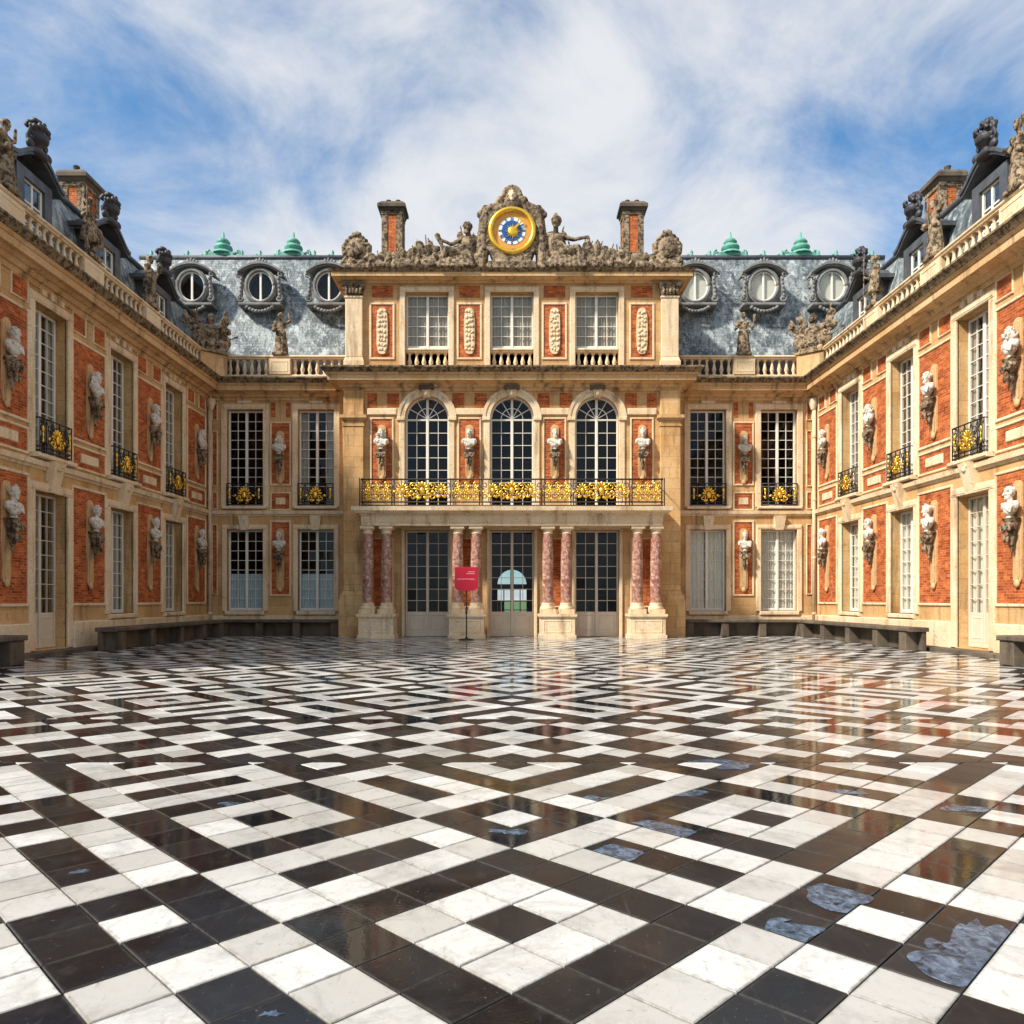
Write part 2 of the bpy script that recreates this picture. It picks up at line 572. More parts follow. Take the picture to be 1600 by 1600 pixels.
    def cap(s, p0, p1, r0, r1, n=10, mi=0):
        """tapered capsule"""
        p0, p1 = Vector(p0), Vector(p1)
        d = p1 - p0
        L = d.length
        if L < 1e-6:
            return s.ell(p0, (r0, r0, r0), n, 6, None, mi)
        t = d / L
        pts, rs = [], []
        for k in (90, 60, 30):
            pts.append(p0 - t * r0 * math.sin(R(k)))
            rs.append(max(r0 * math.cos(R(k)), 0.002))
        pts.append(p0); rs.append(r0)
        pts.append(p1); rs.append(r1)
        for k in (30, 60, 90):
            pts.append(p1 + t * r1 * math.sin(R(k)))
            rs.append(max(r1 * math.cos(R(k)), 0.002))
        s.tube(pts, rs, n, mi)

    def poly(s, pts, y0, y1, mi=0):
        """polygon (x,z) counter-clockwise seen from -y, extruded from y0 (front) to y1"""
        n = len(pts)
        vs = [(x, y0, z) for x, z in pts] + [(x, y1, z) for x, z in pts]
        fs = [tuple(range(n)), tuple(range(2 * n - 1, n - 1, -1))]
        for i in range(n):
            j = (i + 1) % n
            fs.append((j, i, n + i, n + j))
        s.add(vs, fs, mi)

    def mesh(s, name, mats):
        me = bpy.data.meshes.new(name)
        me.from_pydata(s.v, [], s.f)
        for m in mats:
            me.materials.append(M[m] if isinstance(m, str) else m)
        me.polygons.foreach_set('material_index', s.mi)
        me.polygons.foreach_set('use_smooth', s.sm)
        me.update()
        return me

    def build(s, name, mats, parent=None, loc=(0, 0, 0), rot=(0, 0, 0)):
        if isinstance(mats, str):
            mats = [mats]
        return place(name, s.mesh(name, mats), parent, loc, rot)


def place(name, me, parent=None, loc=(0, 0, 0), rot=(0, 0, 0)):
    o = bpy.data.objects.new(name, me)
    C.objects.link(o)
    o.parent = parent
    o.location = loc
    o.rotation_euler = rot
    return o


def tag(o, label, cat, group=None):
    o['label'] = label
    o['category'] = cat
    if group:
        o['group'] = group
    return o


def empty(name, loc, rz=0.0):
    o = bpy.data.objects.new(name, None)
    o.empty_display_size = 0.3
    C.objects.link(o)
    o.location = loc
    o.rotation_euler = (0, 0, rz)
    return o


def copy_tree(o, parent=None):
    c = o.copy()
    C.objects.link(c)
    c.parent = parent
    for ch in list(o.children):
        copy_tree(ch, c)
    return c


def remeshed(mb, name, mats, voxel, smooth=4):
    """union of overlapping closed pieces grown into one continuous skin"""
    if isinstance(mats, str):
        mats = [mats]
    me = mb.mesh(name, mats)
    o = bpy.data.objects.new(name, me)
    C.objects.link(o)
    r = o.modifiers.new('r', 'REMESH')
    r.mode = 'VOXEL'
    r.voxel_size = voxel
    r.use_smooth_shade = True
    if smooth:
        sm = o.modifiers.new('s', 'SMOOTH')
        sm.factor = 0.5
        sm.iterations = smooth
    dg = bpy.context.evaluated_depsgraph_get()
    out = bpy.data.meshes.new_from_object(o.evaluated_get(dg))
    out.name = name
    out.materials.clear()
    for m in mats:
        out.materials.append(M[m])
    bpy.data.objects.remove(o)
    bpy.data.meshes.remove(me)
    return out

# ------------------------------------------------------------------ ground and pavement
g = MB()
g.quad((-900, -600, -0.06), (900, -600, -0.06), (900, 2200, -0.06), (-900, 2200, -0.06))
o = g.build('ground', 'gravel')
o['kind'] = 'structure'
g = MB()
g.quad((-120, 46, -0.03), (120, 46, -0.03), (120, 700, -0.03), (-120, 700, -0.03))
o = g.build('lawn', 'lawn')
o['kind'] = 'structure'

T, Y0 = 0.21, 4.55                       # half diagonal of a slab, origin of the pattern
EDGE0, EDGE1 = Y0 + 11.4 * T, Y0 + 23.4 * T
YMIN, YMAX, XMAX = -4.0, 31.6, 12.35
pave = MB()
pave.box(-12.6, 12.6, YMIN, 32.0, -0.05, 0.0)
pavement = pave.build('pavement', 'grout')
pavement['kind'] = 'structure'


def is_black(i, j):
    a, b = i % 8, j % 8
    if a >= 3 and b >= 3:
        a -= 3
        b -= 3
        return min(a, 4 - a, b, 4 - b) != 1
    if a < 3 and b < 3:
        return not (a == 1 and b == 1)
    if a < 3:
        return a == 1 and 1 <= b - 3 <= 3
    return b == 1 and 1 <= a - 3 <= 3


def clip(poly, k, lim, keep_less):
    out = []
    for n in range(len(poly)):
        p, q = poly[n], poly[(n + 1) % len(poly)]
        ip = (p[k] <= lim) == keep_less
        iq = (q[k] <= lim) == keep_less
        if ip:
            out.append(p)
        if ip != iq:
            t = (lim - p[k]) / (q[k] - p[k])
            out.append((p[0] + t * (q[0] - p[0]), p[1] + t * (q[1] - p[1])))
    return out


slabs = []                                # (x, y, black, lo, hi)
for i in range(-140, 160):
    for j in range(-140, 160):
        p, q = i - j, i + j + 1
        if abs(p * T) > XMAX:
            continue
        y = Y0 + q * T
        if YMIN < y < EDGE0 + T:
            slabs.append((p * T, y, is_black(i, j), YMIN, EDGE0))
        y = Y0 + (34.8 - q) * T
        if EDGE1 - T < y < YMAX:
            slabs.append((p * T, y, is_black(i, j), EDGE1, YMAX + 1))
for p in range(-58, 59):                  # the band of chequers across the court
    for kq in range(-6, 7):
        if (p + kq) % 2 == 0:
            continue
        # two-slab chequers: black ones centred on (2 + 4n, +-2)
        u, v = (p - 2 + kq - 2) / 2, (kq - 2 - p + 2) / 2
        cu, cv = math.floor((u + 1) / 2), math.floor((v + 1) / 2)
        blk = (cu + cv) % 2 == 0 or abs(kq) >= 5
        slabs.append((p * T, Y0 + (17.4 + kq) * T, blk, EDGE0, EDGE1))

GAP = 0.0035
H = T - GAP * 1.41
cham = 0.004
th = 0.03


def slab_mesh(mb, pts, cx, cy, z, tx, ty):
    """a slab with a small worn chamfer; tilted a hair"""
    n = len(pts)
    lo = [(x, y, 0.001) for x, y in pts]
    mid = [(x, y, z - 0.004 + tx * (x - cx) + ty * (y - cy)) for x, y in pts]
    top = []
    for x, y in pts:
        d = math.hypot(x - cx, y - cy)
        f = max(0.0, 1 - 0.006 / d) if d > 1e-6 else 1
        xx, yy = cx + (x - cx) * f, cy + (y - cy) * f
        top.append((xx, yy, z + tx * (xx - cx) + ty * (yy - cy)))
    fs = [tuple(2 * n + k for k in range(n))]
    for k in range(n):
        k2 = (k + 1) % n
        fs.append((k, k2, n + k2, n + k))
        fs.append((n + k, n + k2, 2 * n + k2, 2 * n + k))
    mb.add(lo + mid + top, fs)


def seen(x, y):
    return y > 2.45 and abs(x) < y * 800 / 1200 + 0.25


whole = [s for s in slabs if s[1] - H > s[3] and s[1] + H < s[4]]
near = {}
for blk in (True, False):
    c = sorted([s for s in whole if s[2] == blk and seen(s[0], s[1])], key=lambda s: s[1] + 0.02 * abs(s[0]))[:300]
    near[blk] = set((s[0], s[1]) for s in c)
one = MB()
slab_mesh(one, [(0, -H), (H, 0), (0, H), (-H, 0)], 0, 0, th, 0, 0)
tile_me = {True: one.mesh('slab_black', ['tb1']), False: one.mesh('slab_white', ['tw1'])}
rest = {True: MB(), False: MB()}
for x, y, blk, lo, hi in slabs:
    tx, ty = random.gauss(0, 0.0016), random.gauss(0, 0.0016)
    if (x, y) in near[blk]:
        place('black_tile' if blk else 'white_tile', tile_me[blk], pavement, (x, y, random.uniform(-0.0006, 0.0006)), (ty, tx, 0))
        continue
    P = [(x, y - H), (x + H, y), (x, y + H), (x - H, y)]
    P = clip(clip(P, 1, lo + GAP, False), 1, hi - GAP, True)
    if len(P) < 3:
        continue
    cx, cy = sum(a for a, b in P) / len(P), sum(b for a, b in P) / len(P)
    slab_mesh(rest[blk], P, cx, cy, th + random.uniform(-0.0006, 0.0006), tx, ty)
for blk in (True, False):
    o = rest[blk].build('black_tiles' if blk else 'white_tiles', 'tb' if blk else 'tw', pavement)
    o['kind'] = 'stuff'
FL = th                                    # walking surface


def px(x, y):
    """court floor position that the camera sees at an image point"""
    return (x - 800) * (1.5 - FL) / (y - 937), 1200 * (1.5 - FL) / (y - 937)


def puddle(label, pts, seed, rag=0.02, on_white=False):
    """thin film of water with a ragged rim; pts is its outline on the floor"""
    rnd = random.Random(seed)
    out = []
    n = len(pts)
    for i in range(n):
        a, c = Vector(pts[i]), Vector(pts[(i + 1) % n])
        m_ = max(2, int((c - a).length / 0.025))
        for k in range(m_):
            p = a.lerp(c, k / m_)
            out.append(p + Vector((rnd.gauss(0, rag), rnd.gauss(0, rag * 1.4))))
    for _ in range(2):
        out = [(out[i - 1] + out[i] * 2 + out[(i + 1) % len(out)]) / 4 for i in range(len(out))]
    cx, cy = sum(p.x for p in out) / len(out), sum(p.y for p in out) / len(out)
    bm = bmesh.new()
    # the film is cut to the black slabs and left off the white ones
    for x, y, blk, lo, hi in slabs:
        if not blk and not on_white or abs(x - cx) > 1.2 or abs(y - cy) > 1.2:
            continue
        P = clip(clip([(p.x, p.y) for p in out], 1, lo, False), 1, hi, True)
        if len(P) < 3:
            continue
        e = T - 0.001
        for sx, sy in ((1, 1), (1, -1), (-1, 1), (-1, -1)):
            Q = []
            for n_ in range(len(P)):
                p, q = P[n_], P[(n_ + 1) % len(P)]
                dp = sx * (p[0] - x) + sy * (p[1] - y) - e
                dq = sx * (q[0] - x) + sy * (q[1] - y) - e
                if dp <= 0:
                    Q.append(p)
                if (dp <= 0) != (dq <= 0):
                    t = dp / (dp - dq)
                    Q.append((p[0] + t * (q[0] - p[0]), p[1] + t * (q[1] - p[1])))
            P = Q
            if len(P) < 3:
                break
        if len(P) < 3:
            continue
        mx, my = sum(a for a, _ in P) / len(P), sum(c for _, c in P) / len(P)
        lo_v = [bm.verts.new((a - cx, c - cy, 0.0)) for a, c in P]
        up_v = [bm.verts.new((mx + (a - mx) * 0.985 - cx, my + (c - my) * 0.985 - cy, 0.0022)) for a, c in P]
        L = len(P)
        for i in range(L):
            bm.faces.new((lo_v[i], lo_v[(i + 1) % L], up_v[(i + 1) % L], up_v[i]))
        f = bm.faces.new(up_v)
        bmesh.ops.triangulate(bm, faces=[f])
    bmesh.ops.recalc_face_normals(bm, faces=bm.faces)
    me = bpy.data.meshes.new('puddle')
    bm.to_mesh(me)
    bm.free()
    me.materials.append(M['puddle'])
    o = place('puddle', me, None, (cx, cy, FL + 0.001))
    o['kind'] = 'structure'
    o['label'] = label


def blob(a, b, rx, ry, seed):
    x, y = px(a, b)
    rnd = random.Random(seed)
    ph = [rnd.uniform(0, 6.28) for _ in range(4)]
    q = []
    for i in range(18):
        t = 2 * math.pi * i / 18
        r = 1 + sum(0.28 / (k + 1) * math.sin((k + 2) * t + ph[k]) for k in range(4))
        q.append((x + r * rx * math.cos(t), y + r * ry * math.sin(t)))
    return q


puddle('large blue grey film of water on the black slabs at lower right',
       [px(*p) for p in ((1490, 1452), (1500, 1440), (1512, 1450), (1524, 1434), (1540, 1452), (1556, 1442), (1580, 1458), (1552, 1495), (1530, 1525), (1500, 1545), (1442, 1520), (1412, 1495), (1428, 1484), (1462, 1490), (1440, 1474), (1452, 1464), (1484, 1478))], 1, 0.008)
puddle('blue grey film of water on the black slab left of the small white square',
       [px(*p) for p in ((1206, 1432), (1246, 1438), (1214, 1440), (1240, 1444), (1300, 1452), (1270, 1460), (1256, 1478), (1222, 1472), (1190, 1448))], 2, 0.006)
puddle('blue grey film of water at the corner of the right black frame',
       [px(*p) for p in ((1258, 1390), (1284, 1378), (1372, 1402), (1352, 1414), (1325, 1426), (1285, 1420), (1262, 1408))], 3, 0.012)
puddle('blue film of water at the end of the long black bar right of centre',
       [px(*p) for p in ((918, 1332), (955, 1318), (1008, 1332), (985, 1348), (962, 1344))], 4, 0.008)
puddle('film of water on the near arm of the right black square',
       [px(*p) for p in ((985, 1284), (1015, 1281), (1092, 1300), (1070, 1310), (1030, 1302))], 5, 0.01)
for k, (lab, a, b_, rx, ry) in enumerate([
        ('film of water on the white square at the middle of the court', 795, 1300, 0.12, 0.05),
        ('round patch of water in the black bar right of centre', 935, 1249, 0.12, 0.09),
        ('wide pale patch of water on the near edge of the chequer band', 1130, 1194, 0.30, 0.16),
        ('patch of water on the black arm right of centre', 1075, 1240, 0.15, 0.09),
        ('small patch of water on black bar at right', 1325, 1238, 0.12, 0.09),
        ('patch of water on black slab near the right wing', 1510, 1264, 0.15, 0.1),
        ('small patch of water on the black slab at far left foreground', 125, 1362, 0.05, 0.03),
        ('small bright patch of water at the bottom edge left of centre', 425, 1584, 0.03, 0.02),
        ('thin film of water on the black arm left of centre', 372, 1257, 0.14, 0.05)]):
    puddle(lab, blob(a, b_, rx, ry, 40 + k), 60 + k, 0.012, 'white square' in lab)

# kerb that runs round the court under the walls
kb = MB()
for s in (-1, 1):
    x0, x1 = sorted((s * 12.0, s * 12.9))
    kb.box(x0, x1, 2, 32.2, -0.04, 0.13)
    a, b = sorted((s * 6.9, s * 12.0))
    kb.box(a, b, 31.35, 32.2, -0.04, 0.13)
kerb = kb.build('kerb', 'greystone')
kerb['kind'] = 'structure'

# ------------------------------------------------------------------ wall parts
def wall_mesh(mb, x0, x1, z0, z1, openings, depth=0.42, y=0.0, mi=0):
    """front sheet with real openings and their reveals; openings (cx, w, z0, z1, arch)"""
    rects = []
    for cx, w, a, b, arch in openings:
        rects.append((cx - w / 2, cx + w / 2, a, b + (w / 2 if arch else 0)))
    xs = sorted({x0, x1} | {r[0] for r in rects} | {r[1] for r in rects})
    zs = sorted({z0, z1} | {r[2] for r in rects if z0 < r[2] < z1} | {r[3] for r in rects if z0 < r[3] < z1})
    for i in range(len(xs) - 1):
        for j in range(len(zs) - 1):
            cx, cz = (xs[i] + xs[i + 1]) / 2, (zs[j] + zs[j + 1]) / 2
            if any(r[0] < cx < r[1] and r[2] < cz < r[3] for r in rects):
                continue
            mb.quad((xs[i], y, zs[j]), (xs[i + 1], y, zs[j]), (xs[i + 1], y, zs[j + 1]), (xs[i], y, zs[j + 1]), mi)
    for cx, w, a, b, arch in openings:
        l, r = cx - w / 2, cx + w / 2
        mb.quad((l, y, a), (l, y, b), (l, y + depth, b), (l, y + depth, a), mi)
        mb.quad((r, y, b), (r, y, a), (r, y + depth, a), (r, y + depth, b), mi)
        mb.quad((l, y, a), (l, y + depth, a), (r, y + depth, a), (r, y, a), mi)
        if not arch:
            mb.quad((l, y, b), (r, y, b), (r, y + depth, b), (l, y + depth, b), mi)
        else:
            n = 20
            rad = w / 2
            pts = [(cx - rad * math.cos(math.pi * k / n), b + rad * math.sin(math.pi * k / n)) for k in range(n + 1)]
            for k in range(n):
                (xa, za), (xb, zb) = pts[k], pts[k + 1]
                mb.quad((xa, y, za), (xb, y, zb), (xb, y + depth, zb), (xa, y + depth, za), mi)
                mb.quad((xa, y, za), (xb, y, zb), (xb, y, b + rad), (xa, y, b + rad), mi)


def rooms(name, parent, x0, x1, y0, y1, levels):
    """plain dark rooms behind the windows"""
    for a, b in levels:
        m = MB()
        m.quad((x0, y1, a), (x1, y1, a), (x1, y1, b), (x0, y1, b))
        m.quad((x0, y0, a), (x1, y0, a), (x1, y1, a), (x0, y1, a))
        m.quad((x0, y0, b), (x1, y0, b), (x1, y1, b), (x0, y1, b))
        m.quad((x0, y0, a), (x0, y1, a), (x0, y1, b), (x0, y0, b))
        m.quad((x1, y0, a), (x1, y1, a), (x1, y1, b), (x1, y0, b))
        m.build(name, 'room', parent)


pane_cache = {}


def pane_mesh(w, h):
    k = (round(w, 3), round(h, 3))
    if k not in pane_cache:
        m = MB()
        m.box(-w / 2, w / 2, -0.003, 0.003, -h / 2, h / 2)
        pane_cache[k] = m.mesh('pane', ['glass'])
    return pane_cache[k]


def drape(parent, name, mat, cx, z0, z1, w, y, seed=0, gap=0.0, label=None):
    """hanging cloth with folds"""
    rnd = random.Random(seed)
    m = MB()
    for sgn in (-1, 1):
        a, b = (cx - w / 2, cx - gap / 2) if sgn < 0 else (cx + gap / 2, cx + w / 2)
        n = 26
        ph = rnd.uniform(0, 6)
        vs, fs = [], []
        for i in range(n + 1):
            x = a + (b - a) * i / n
            yy = y + 0.028 * math.sin(i * 1.45 + ph) + 0.012 * math.sin(i * 0.6)
            vs += [(x, yy, z0), (x, yy + 0.01, z1)]
        for i in range(n):
            fs.append((2 * i, 2 * i + 2, 2 * i + 3, 2 * i + 1))
        m.add(vs, fs, 0, True)
    o = m.build(name, mat, parent)
    if label:
        o['label'] = label
    return o


def window(parent, cx, z0, w, h, y, cols, rows, arch=False, panel=0.0, name='window', label=None, cloth=None, seed=0):
    """casement pair: frame, mullion and glazing bars, panes as objects of their own"""
    rnd = random.Random(seed * 13 + int(cx * 100) + int(z0 * 10))
    m = MB()
    l, r, t = cx - w / 2, cx + w / 2, z0 + h
    fw = 0.07
    yb = y + 0.07
    m.bbox(l, l + fw, y, yb, z0, t, 0.01)
    m.bbox(r - fw, r, y, yb, z0, t, 0.01)
    m.bbox(l + fw, r - fw, y + 0.002, yb, t - fw, t, 0.01)
    m.bbox(l + fw, r - fw, y + 0.002, yb, z0, z0 + fw + 0.05, 0.01)
    m.bbox(cx - 0.055, cx + 0.055, y - 0.02, yb - 0.005, z0, t, 0.012)
    zb = z0 + fw + 0.05 + panel
    if panel:
        m.bbox(l + fw, cx - 0.055, y + 0.015, yb - 0.01, z0 + fw + 0.05, zb, 0.01, 1)
        m.bbox(cx + 0.055, r - fw, y + 0.015, yb - 0.01, z0 + fw + 0.05, zb, 0.01, 1)
        for a, b in ((l + fw + 0.12, cx - 0.17), (cx + 0.17, r - fw - 0.12)):
            m.frame(a, b, z0 + 0.28, zb - 0.16, 0.035, y + 0.0, y + 0.02, 1)
    zt = t - fw
    half = cols // 2
    lw = (w / 2 - fw - 0.055)
    bw = 0.022
    pw = (lw - bw * (half - 1)) / half
    ph = (zt - zb - bw * (rows - 1)) / rows
    panes = []
    for side in (0, 1):
        a = l + fw if side == 0 else cx + 0.055
        for c in range(half):
            xa = a + c * (pw + bw)
            if c:
                m.box(xa - bw, xa, y + 0.012, yb - 0.012, zb, zt)
            for q in range(rows):
                panes.append((xa + pw / 2, zb + q * (ph + bw) + ph / 2))
        for q in range(1, rows):
            zz = zb + q * (ph + bw)
            m.box(a, a + lw, y + 0.015, yb - 0.015, zz - bw, zz)
    fan = []
    if arch:
        rad = w / 2
        n = 24
        for k in range(n):
            a0, a1 = math.pi * k / n, math.pi * (k + 1) / n
            q = [(cx + rr * math.cos(aa), t + rr * math.sin(aa)) for rr, aa in ((rad, a0), (rad, a1), (rad - fw, a1), (rad - fw, a0))]
            m.poly(q, y, yb)
        for k in range(1, 6):
            a = math.pi * k / 6
            ww = 0.05 if k == 3 else 0.014
            d = Vector((math.cos(a), math.sin(a)))
            e = Vector((-d.y, d.x)) * ww
            p0 = Vector((cx, t)) + d * 0.02
            p1 = Vector((cx, t)) + d * (rad - fw * 0.5)
            m.poly([(p0 - e)[:], (p1 - e)[:], (p1 + e)[:], (p0 + e)[:]], y + (0.0 if k == 3 else 0.012), yb - 0.012)
        ri = rad * 0.5
        for k in range(18):
            a0, a1 = math.pi * k / 18, math.pi * (k + 1) / 18
            q = [(cx + rr * math.cos(aa), t + rr * math.sin(aa)) for rr, aa in ((ri + 0.014, a0), (ri + 0.014, a1), (ri - 0.014, a1), (ri - 0.014, a0))]
            m.poly(q, y + 0.014, yb - 0.014)
        for k in range(6):
            for r0, r1 in ((0.03, ri), (ri, rad - 0.03)):
                a0, a1 = math.pi * k / 6, math.pi * (k + 1) / 6
                pts = [(r1 * math.cos(a0 + (a1 - a0) * s / 4), r1 * math.sin(a0 + (a1 - a0) * s / 4)) for s in range(5)]
                pts += [(r0 * math.cos(a1 - (a1 - a0) * s / 4), r0 * math.sin(a1 - (a1 - a0) * s / 4)) for s in range(5)]
                fan.append(pts)
    o = m.build(name, ['doorpaint' if panel else 'white', 'doorpaint'], parent)
    if label:
        o['label'] = label
    pm = pane_mesh(pw + 0.012, ph + 0.012)
    for x, z in panes:
        place('pane', pm, o, (x, y + 0.035, z), (rnd.gauss(0, 0.011), 0, rnd.gauss(0, 0.013)))
    for pts in fan:
        f = MB()
        f.poly(pts, -0.003, 0.003)
        f.build('pane', 'glass', o, (cx, y + 0.035, t), (rnd.gauss(0, 0.004), 0, rnd.gauss(0, 0.004)))
    if cloth:
        mat, a, b, gap = cloth
        drape(o, 'curtain', mat, cx, z0 + (t - z0) * a, z0 + (t - z0) * b, w - 0.1, y + 0.12, seed, gap)
    return o


def brick_panel(parent, x0, x1, z0, z1, y=0.0, frame=0.07, proud=0.012):
    m = MB()
    m.box(x0, x1, y - proud, y + 0.05, z0, z1)
    m.build('brick_panel', 'brick', parent)
    if frame:
        f = MB()
        f.frame(x0, x1, z0, z1, frame, y - proud - 0.035, y + 0.03)
        f.build('panel_frame', 'trim', parent)


def surround(parent, cx, w, z0, z1, y=0.0, sw=0.2, lintel=True, mat='trim'):
    f = MB()
    l, r = cx - w / 2, cx + w / 2
    f.bbox(l - sw, l, y - 0.07, y + 0.03, z0, z1, 0.02)
    f.bbox(r, r + sw, y - 0.07, y + 0.03, z0, z1, 0.02)
    f.bbox(l - sw, r + sw, y - 0.07, y + 0.03, z1, z1 + sw, 0.02)
    f.bbox(l - sw + 0.05, r + sw - 0.05, y - 0.085, y - 0.05, z1 + 0.05, z1 + sw - 0.05, 0.012)
    return f.build('window_surround', mat, parent)


bal_me = None


def baluster_mesh():
    global bal_me
    if bal_me is None:
        m = MB()
        m.box(-0.075, 0.075, -0.075, 0.075, 0, 0.05)
        m.lathe([(0.055, 0.05), (0.06, 0.075), (0.045, 0.1), (0.085, 0.2), (0.09, 0.26), (0.06, 0.38), (0.042, 0.50), (0.045, 0.55), (0.062, 0.57), (0.062, 0.6)], (0, 0, 0), 10)
        m.box(-0.07, 0.07, -0.07, 0.07, 0.6, 0.65)
        bal_me = m.mesh('baluster', ['trim'])
    return bal_me


def balustrade(parent, x0, x1, y, z0, peds, label=None, hgt=0.65, step=0.29, base=0.26, scale=1.0):
    """base course, pedestals at peds (centre, width), top rail, balusters as children"""
    m = MB()
    zt = z0 + base + hgt * scale
    if base > 0.02:
        m.bbox(x0, x1, y - 0.17, y + 0.17, z0, z0 + base - 0.05, 0.02)
        m.bbox(x0, x1, y - 0.14, y + 0.14, z0 + base - 0.05, z0 + base, 0.015)
    m.bbox(x0, x1, y - 0.13, y + 0.13, zt, zt + 0.06, 0.02)
    m.bbox(x0, x1, y - 0.17, y + 0.17, zt + 0.06, zt + 0.16, 0.03)
    for c, w in peds:
        m.bbox(c - w / 2, c + w / 2, y - 0.19, y + 0.19, z0 + base, zt, 0.02)
        m.frame(c - w / 2 + 0.14, c + w / 2 - 0.14, z0 + base + 0.14, zt - 0.14, 0.04, y - 0.205, y - 0.18)
    o = m.build('balustrade', 'trim', parent)
    if label:
        o['label'] = label
    edges = sorted([x0] + [c - w / 2 for c, w in peds] + [c + w / 2 for c, w in peds] + [x1])
    for a, b in zip(edges[0::2], edges[1::2]):
        n = max(0, int((b - a) / step))
        if b - a < 0.2:
            continue
        n = max(n, 1)
        for k in range(n):
            q = place('baluster', baluster_mesh(), o, (a + (b - a) * (k + 0.5) / n, y, z0 + base))
            q.scale = (1, 1, scale)
    return o


def scroll(mb, cx, cz, r, turns=1.4, start=0.0, sgn=1, y=0.0, rad=0.014, mi=0):
    pts = []
    n = int(18 * turns)
    for i in range(n + 1):
        a = start + sgn * 2 * math.pi * turns * i / n
        rr = r * (1 - 0.78 * i / n)
        pts.append((cx + rr * math.cos(a), y, cz + rr * math.sin(a)))
    mb.tube(pts, rad, 5, mi)


def crest(mb, cx, cz, s, y):
    """gilded palmette with two leafy scrolls"""
    mb.ell((cx, y - 0.03, cz), (0.10 * s, 0.05 * s, 0.15 * s), 10, 6)
    for k in range(-3, 4):
        a = R(90 + k * 27)
        c = (cx + 0.2 * s * math.cos(a), y - 0.02, cz + 0.04 * s + 0.22 * s * math.sin(a))
        mb.ell(c, (0.115 * s, 0.03 * s, 0.042 * s), 8, 5, (0, -a, 0))
    for sg in (-1, 1):
        scroll(mb, cx + sg * 0.25 * s, cz - 0.13 * s, 0.13 * s, 1.2, R(90), sg, y - 0.015, 0.026 * s)
        mb.ell((cx + sg * 0.40 * s, y - 0.01, cz - 0.02 * s), (0.08 * s, 0.025 * s, 0.05 * s), 8, 5, (0, sg * 0.6, 0))
        mb.ell((cx + sg * 0.12 * s, y - 0.01, cz - 0.24 * s), (0.11 * s, 0.03 * s, 0.05 * s), 8, 5, (0, sg * 0.4, 0))


def window_balcony(parent, cx, w, z0, y, gold=1.0, label=None):
    """bowed iron window guard with a gilded crest"""
    h = 0.9
    m = MB()
    l, r = cx - w / 2, cx + w / 2
    for z in (z0 + 0.03, z0 + 0.14, z0 + h):
        m.tube([(l, y + 0.12, z), (l, y, z), (r, y, z), (r, y + 0.12, z)], 0.022, 6)
    n = 5
    for k in range(n + 1):
        x = l + (r - l) * k / n
        m.tube([(x, y, z0), (x, y, z0 + h)], 0.016, 5)
    for k in range(n):
        x = l + (r - l) * (k + 0.5) / n
        q = (r - l) / n
        scroll(m, x, z0 + 0.66, q * 0.44, 1.3, R(-90), 1 if k % 2 else -1, y, 0.014)
        scroll(m, x, z0 + 0.34, q * 0.44, 1.3, R(90), -1 if k % 2 else 1, y, 0.014)
        m.tube([(x - q / 2, y, z0 + 0.14), (x + q / 2, y, z0 + h)], 0.01, 4)
        m.tube([(x + q / 2, y, z0 + 0.14), (x - q / 2, y, z0 + h)], 0.01, 4)
    o = m.build('balcony_railing', 'iron', parent)
    if label:
        o['label'] = label
    gm = MB()
    crest(gm, cx, z0 + 0.42, 0.95 * gold, y - 0.02)
    gm.build('gilded_crest', 'gold', o)
    for sg in (-1, 1):
        gm = MB()
        gm.ell((cx + sg * w * 0.42, y - 0.02, z0 + 0.62), (0.05, 0.025, 0.10), 8, 5)
        gm.ell((cx + sg * w * 0.42, y - 0.02, z0 + 0.46), (0.03, 0.02, 0.09), 8, 5)
        gm.ell((cx + sg * w * 0.42, y - 0.02, z0 + 0.32), (0.04, 0.02, 0.07), 8, 5)
        gm.build('gilded_leaf', 'gold', o)
    return o


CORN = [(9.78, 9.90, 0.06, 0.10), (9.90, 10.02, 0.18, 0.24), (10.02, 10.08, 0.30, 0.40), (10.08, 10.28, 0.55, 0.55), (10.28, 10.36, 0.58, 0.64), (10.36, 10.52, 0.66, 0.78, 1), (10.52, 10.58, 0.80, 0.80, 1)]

# ------------------------------------------------------------------ central pavilion
PAV = empty('palace_pavilion', (0, 30.5, 0))
tag(PAV, 'central three bay pavilion of stone and brick with portico, arched windows and clock attic', 'building')
HW = 6.65
PX = (-3.38, 0.0, 3.38)
w = MB()
ops = [(x, 1.76, 0.03, 4.27, False) for x in PX] + [(x, 1.74, 5.08, 8.72, True) for x in PX]
wall_mesh(w, -HW, HW, 0.0, 10.0, ops)
for s in (-1, 1):
    w.quad((s * HW, 0, 0), (s * HW, 1.6, 0), (s * HW, 1.6, 10.0), (s * HW, 0, 10.0))
w.build('wall', 'stone', PAV)
aw = MB()
wall_mesh(aw, -HW + 0.05, HW - 0.05, 10.55, 14.05, [(x, 1.72, 10.72, 13.72, False) for x in PX], 0.5, 0.04)
for s in (-1, 1):
    aw.quad((s * (HW - 0.05), 0.04, 10.0), (s * (HW - 0.05), 7, 10.0), (s * (HW - 0.05), 7, 14.05), (s * (HW - 0.05), 0.04, 14.05))
aw.build('attic_wall', 'stone', PAV)
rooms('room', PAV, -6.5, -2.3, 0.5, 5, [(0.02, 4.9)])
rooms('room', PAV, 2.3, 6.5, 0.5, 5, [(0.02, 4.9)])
rooms('room', PAV, -6.5, 6.5, 0.5, 5, [(5.0, 9.95), (10.6, 14.0)])
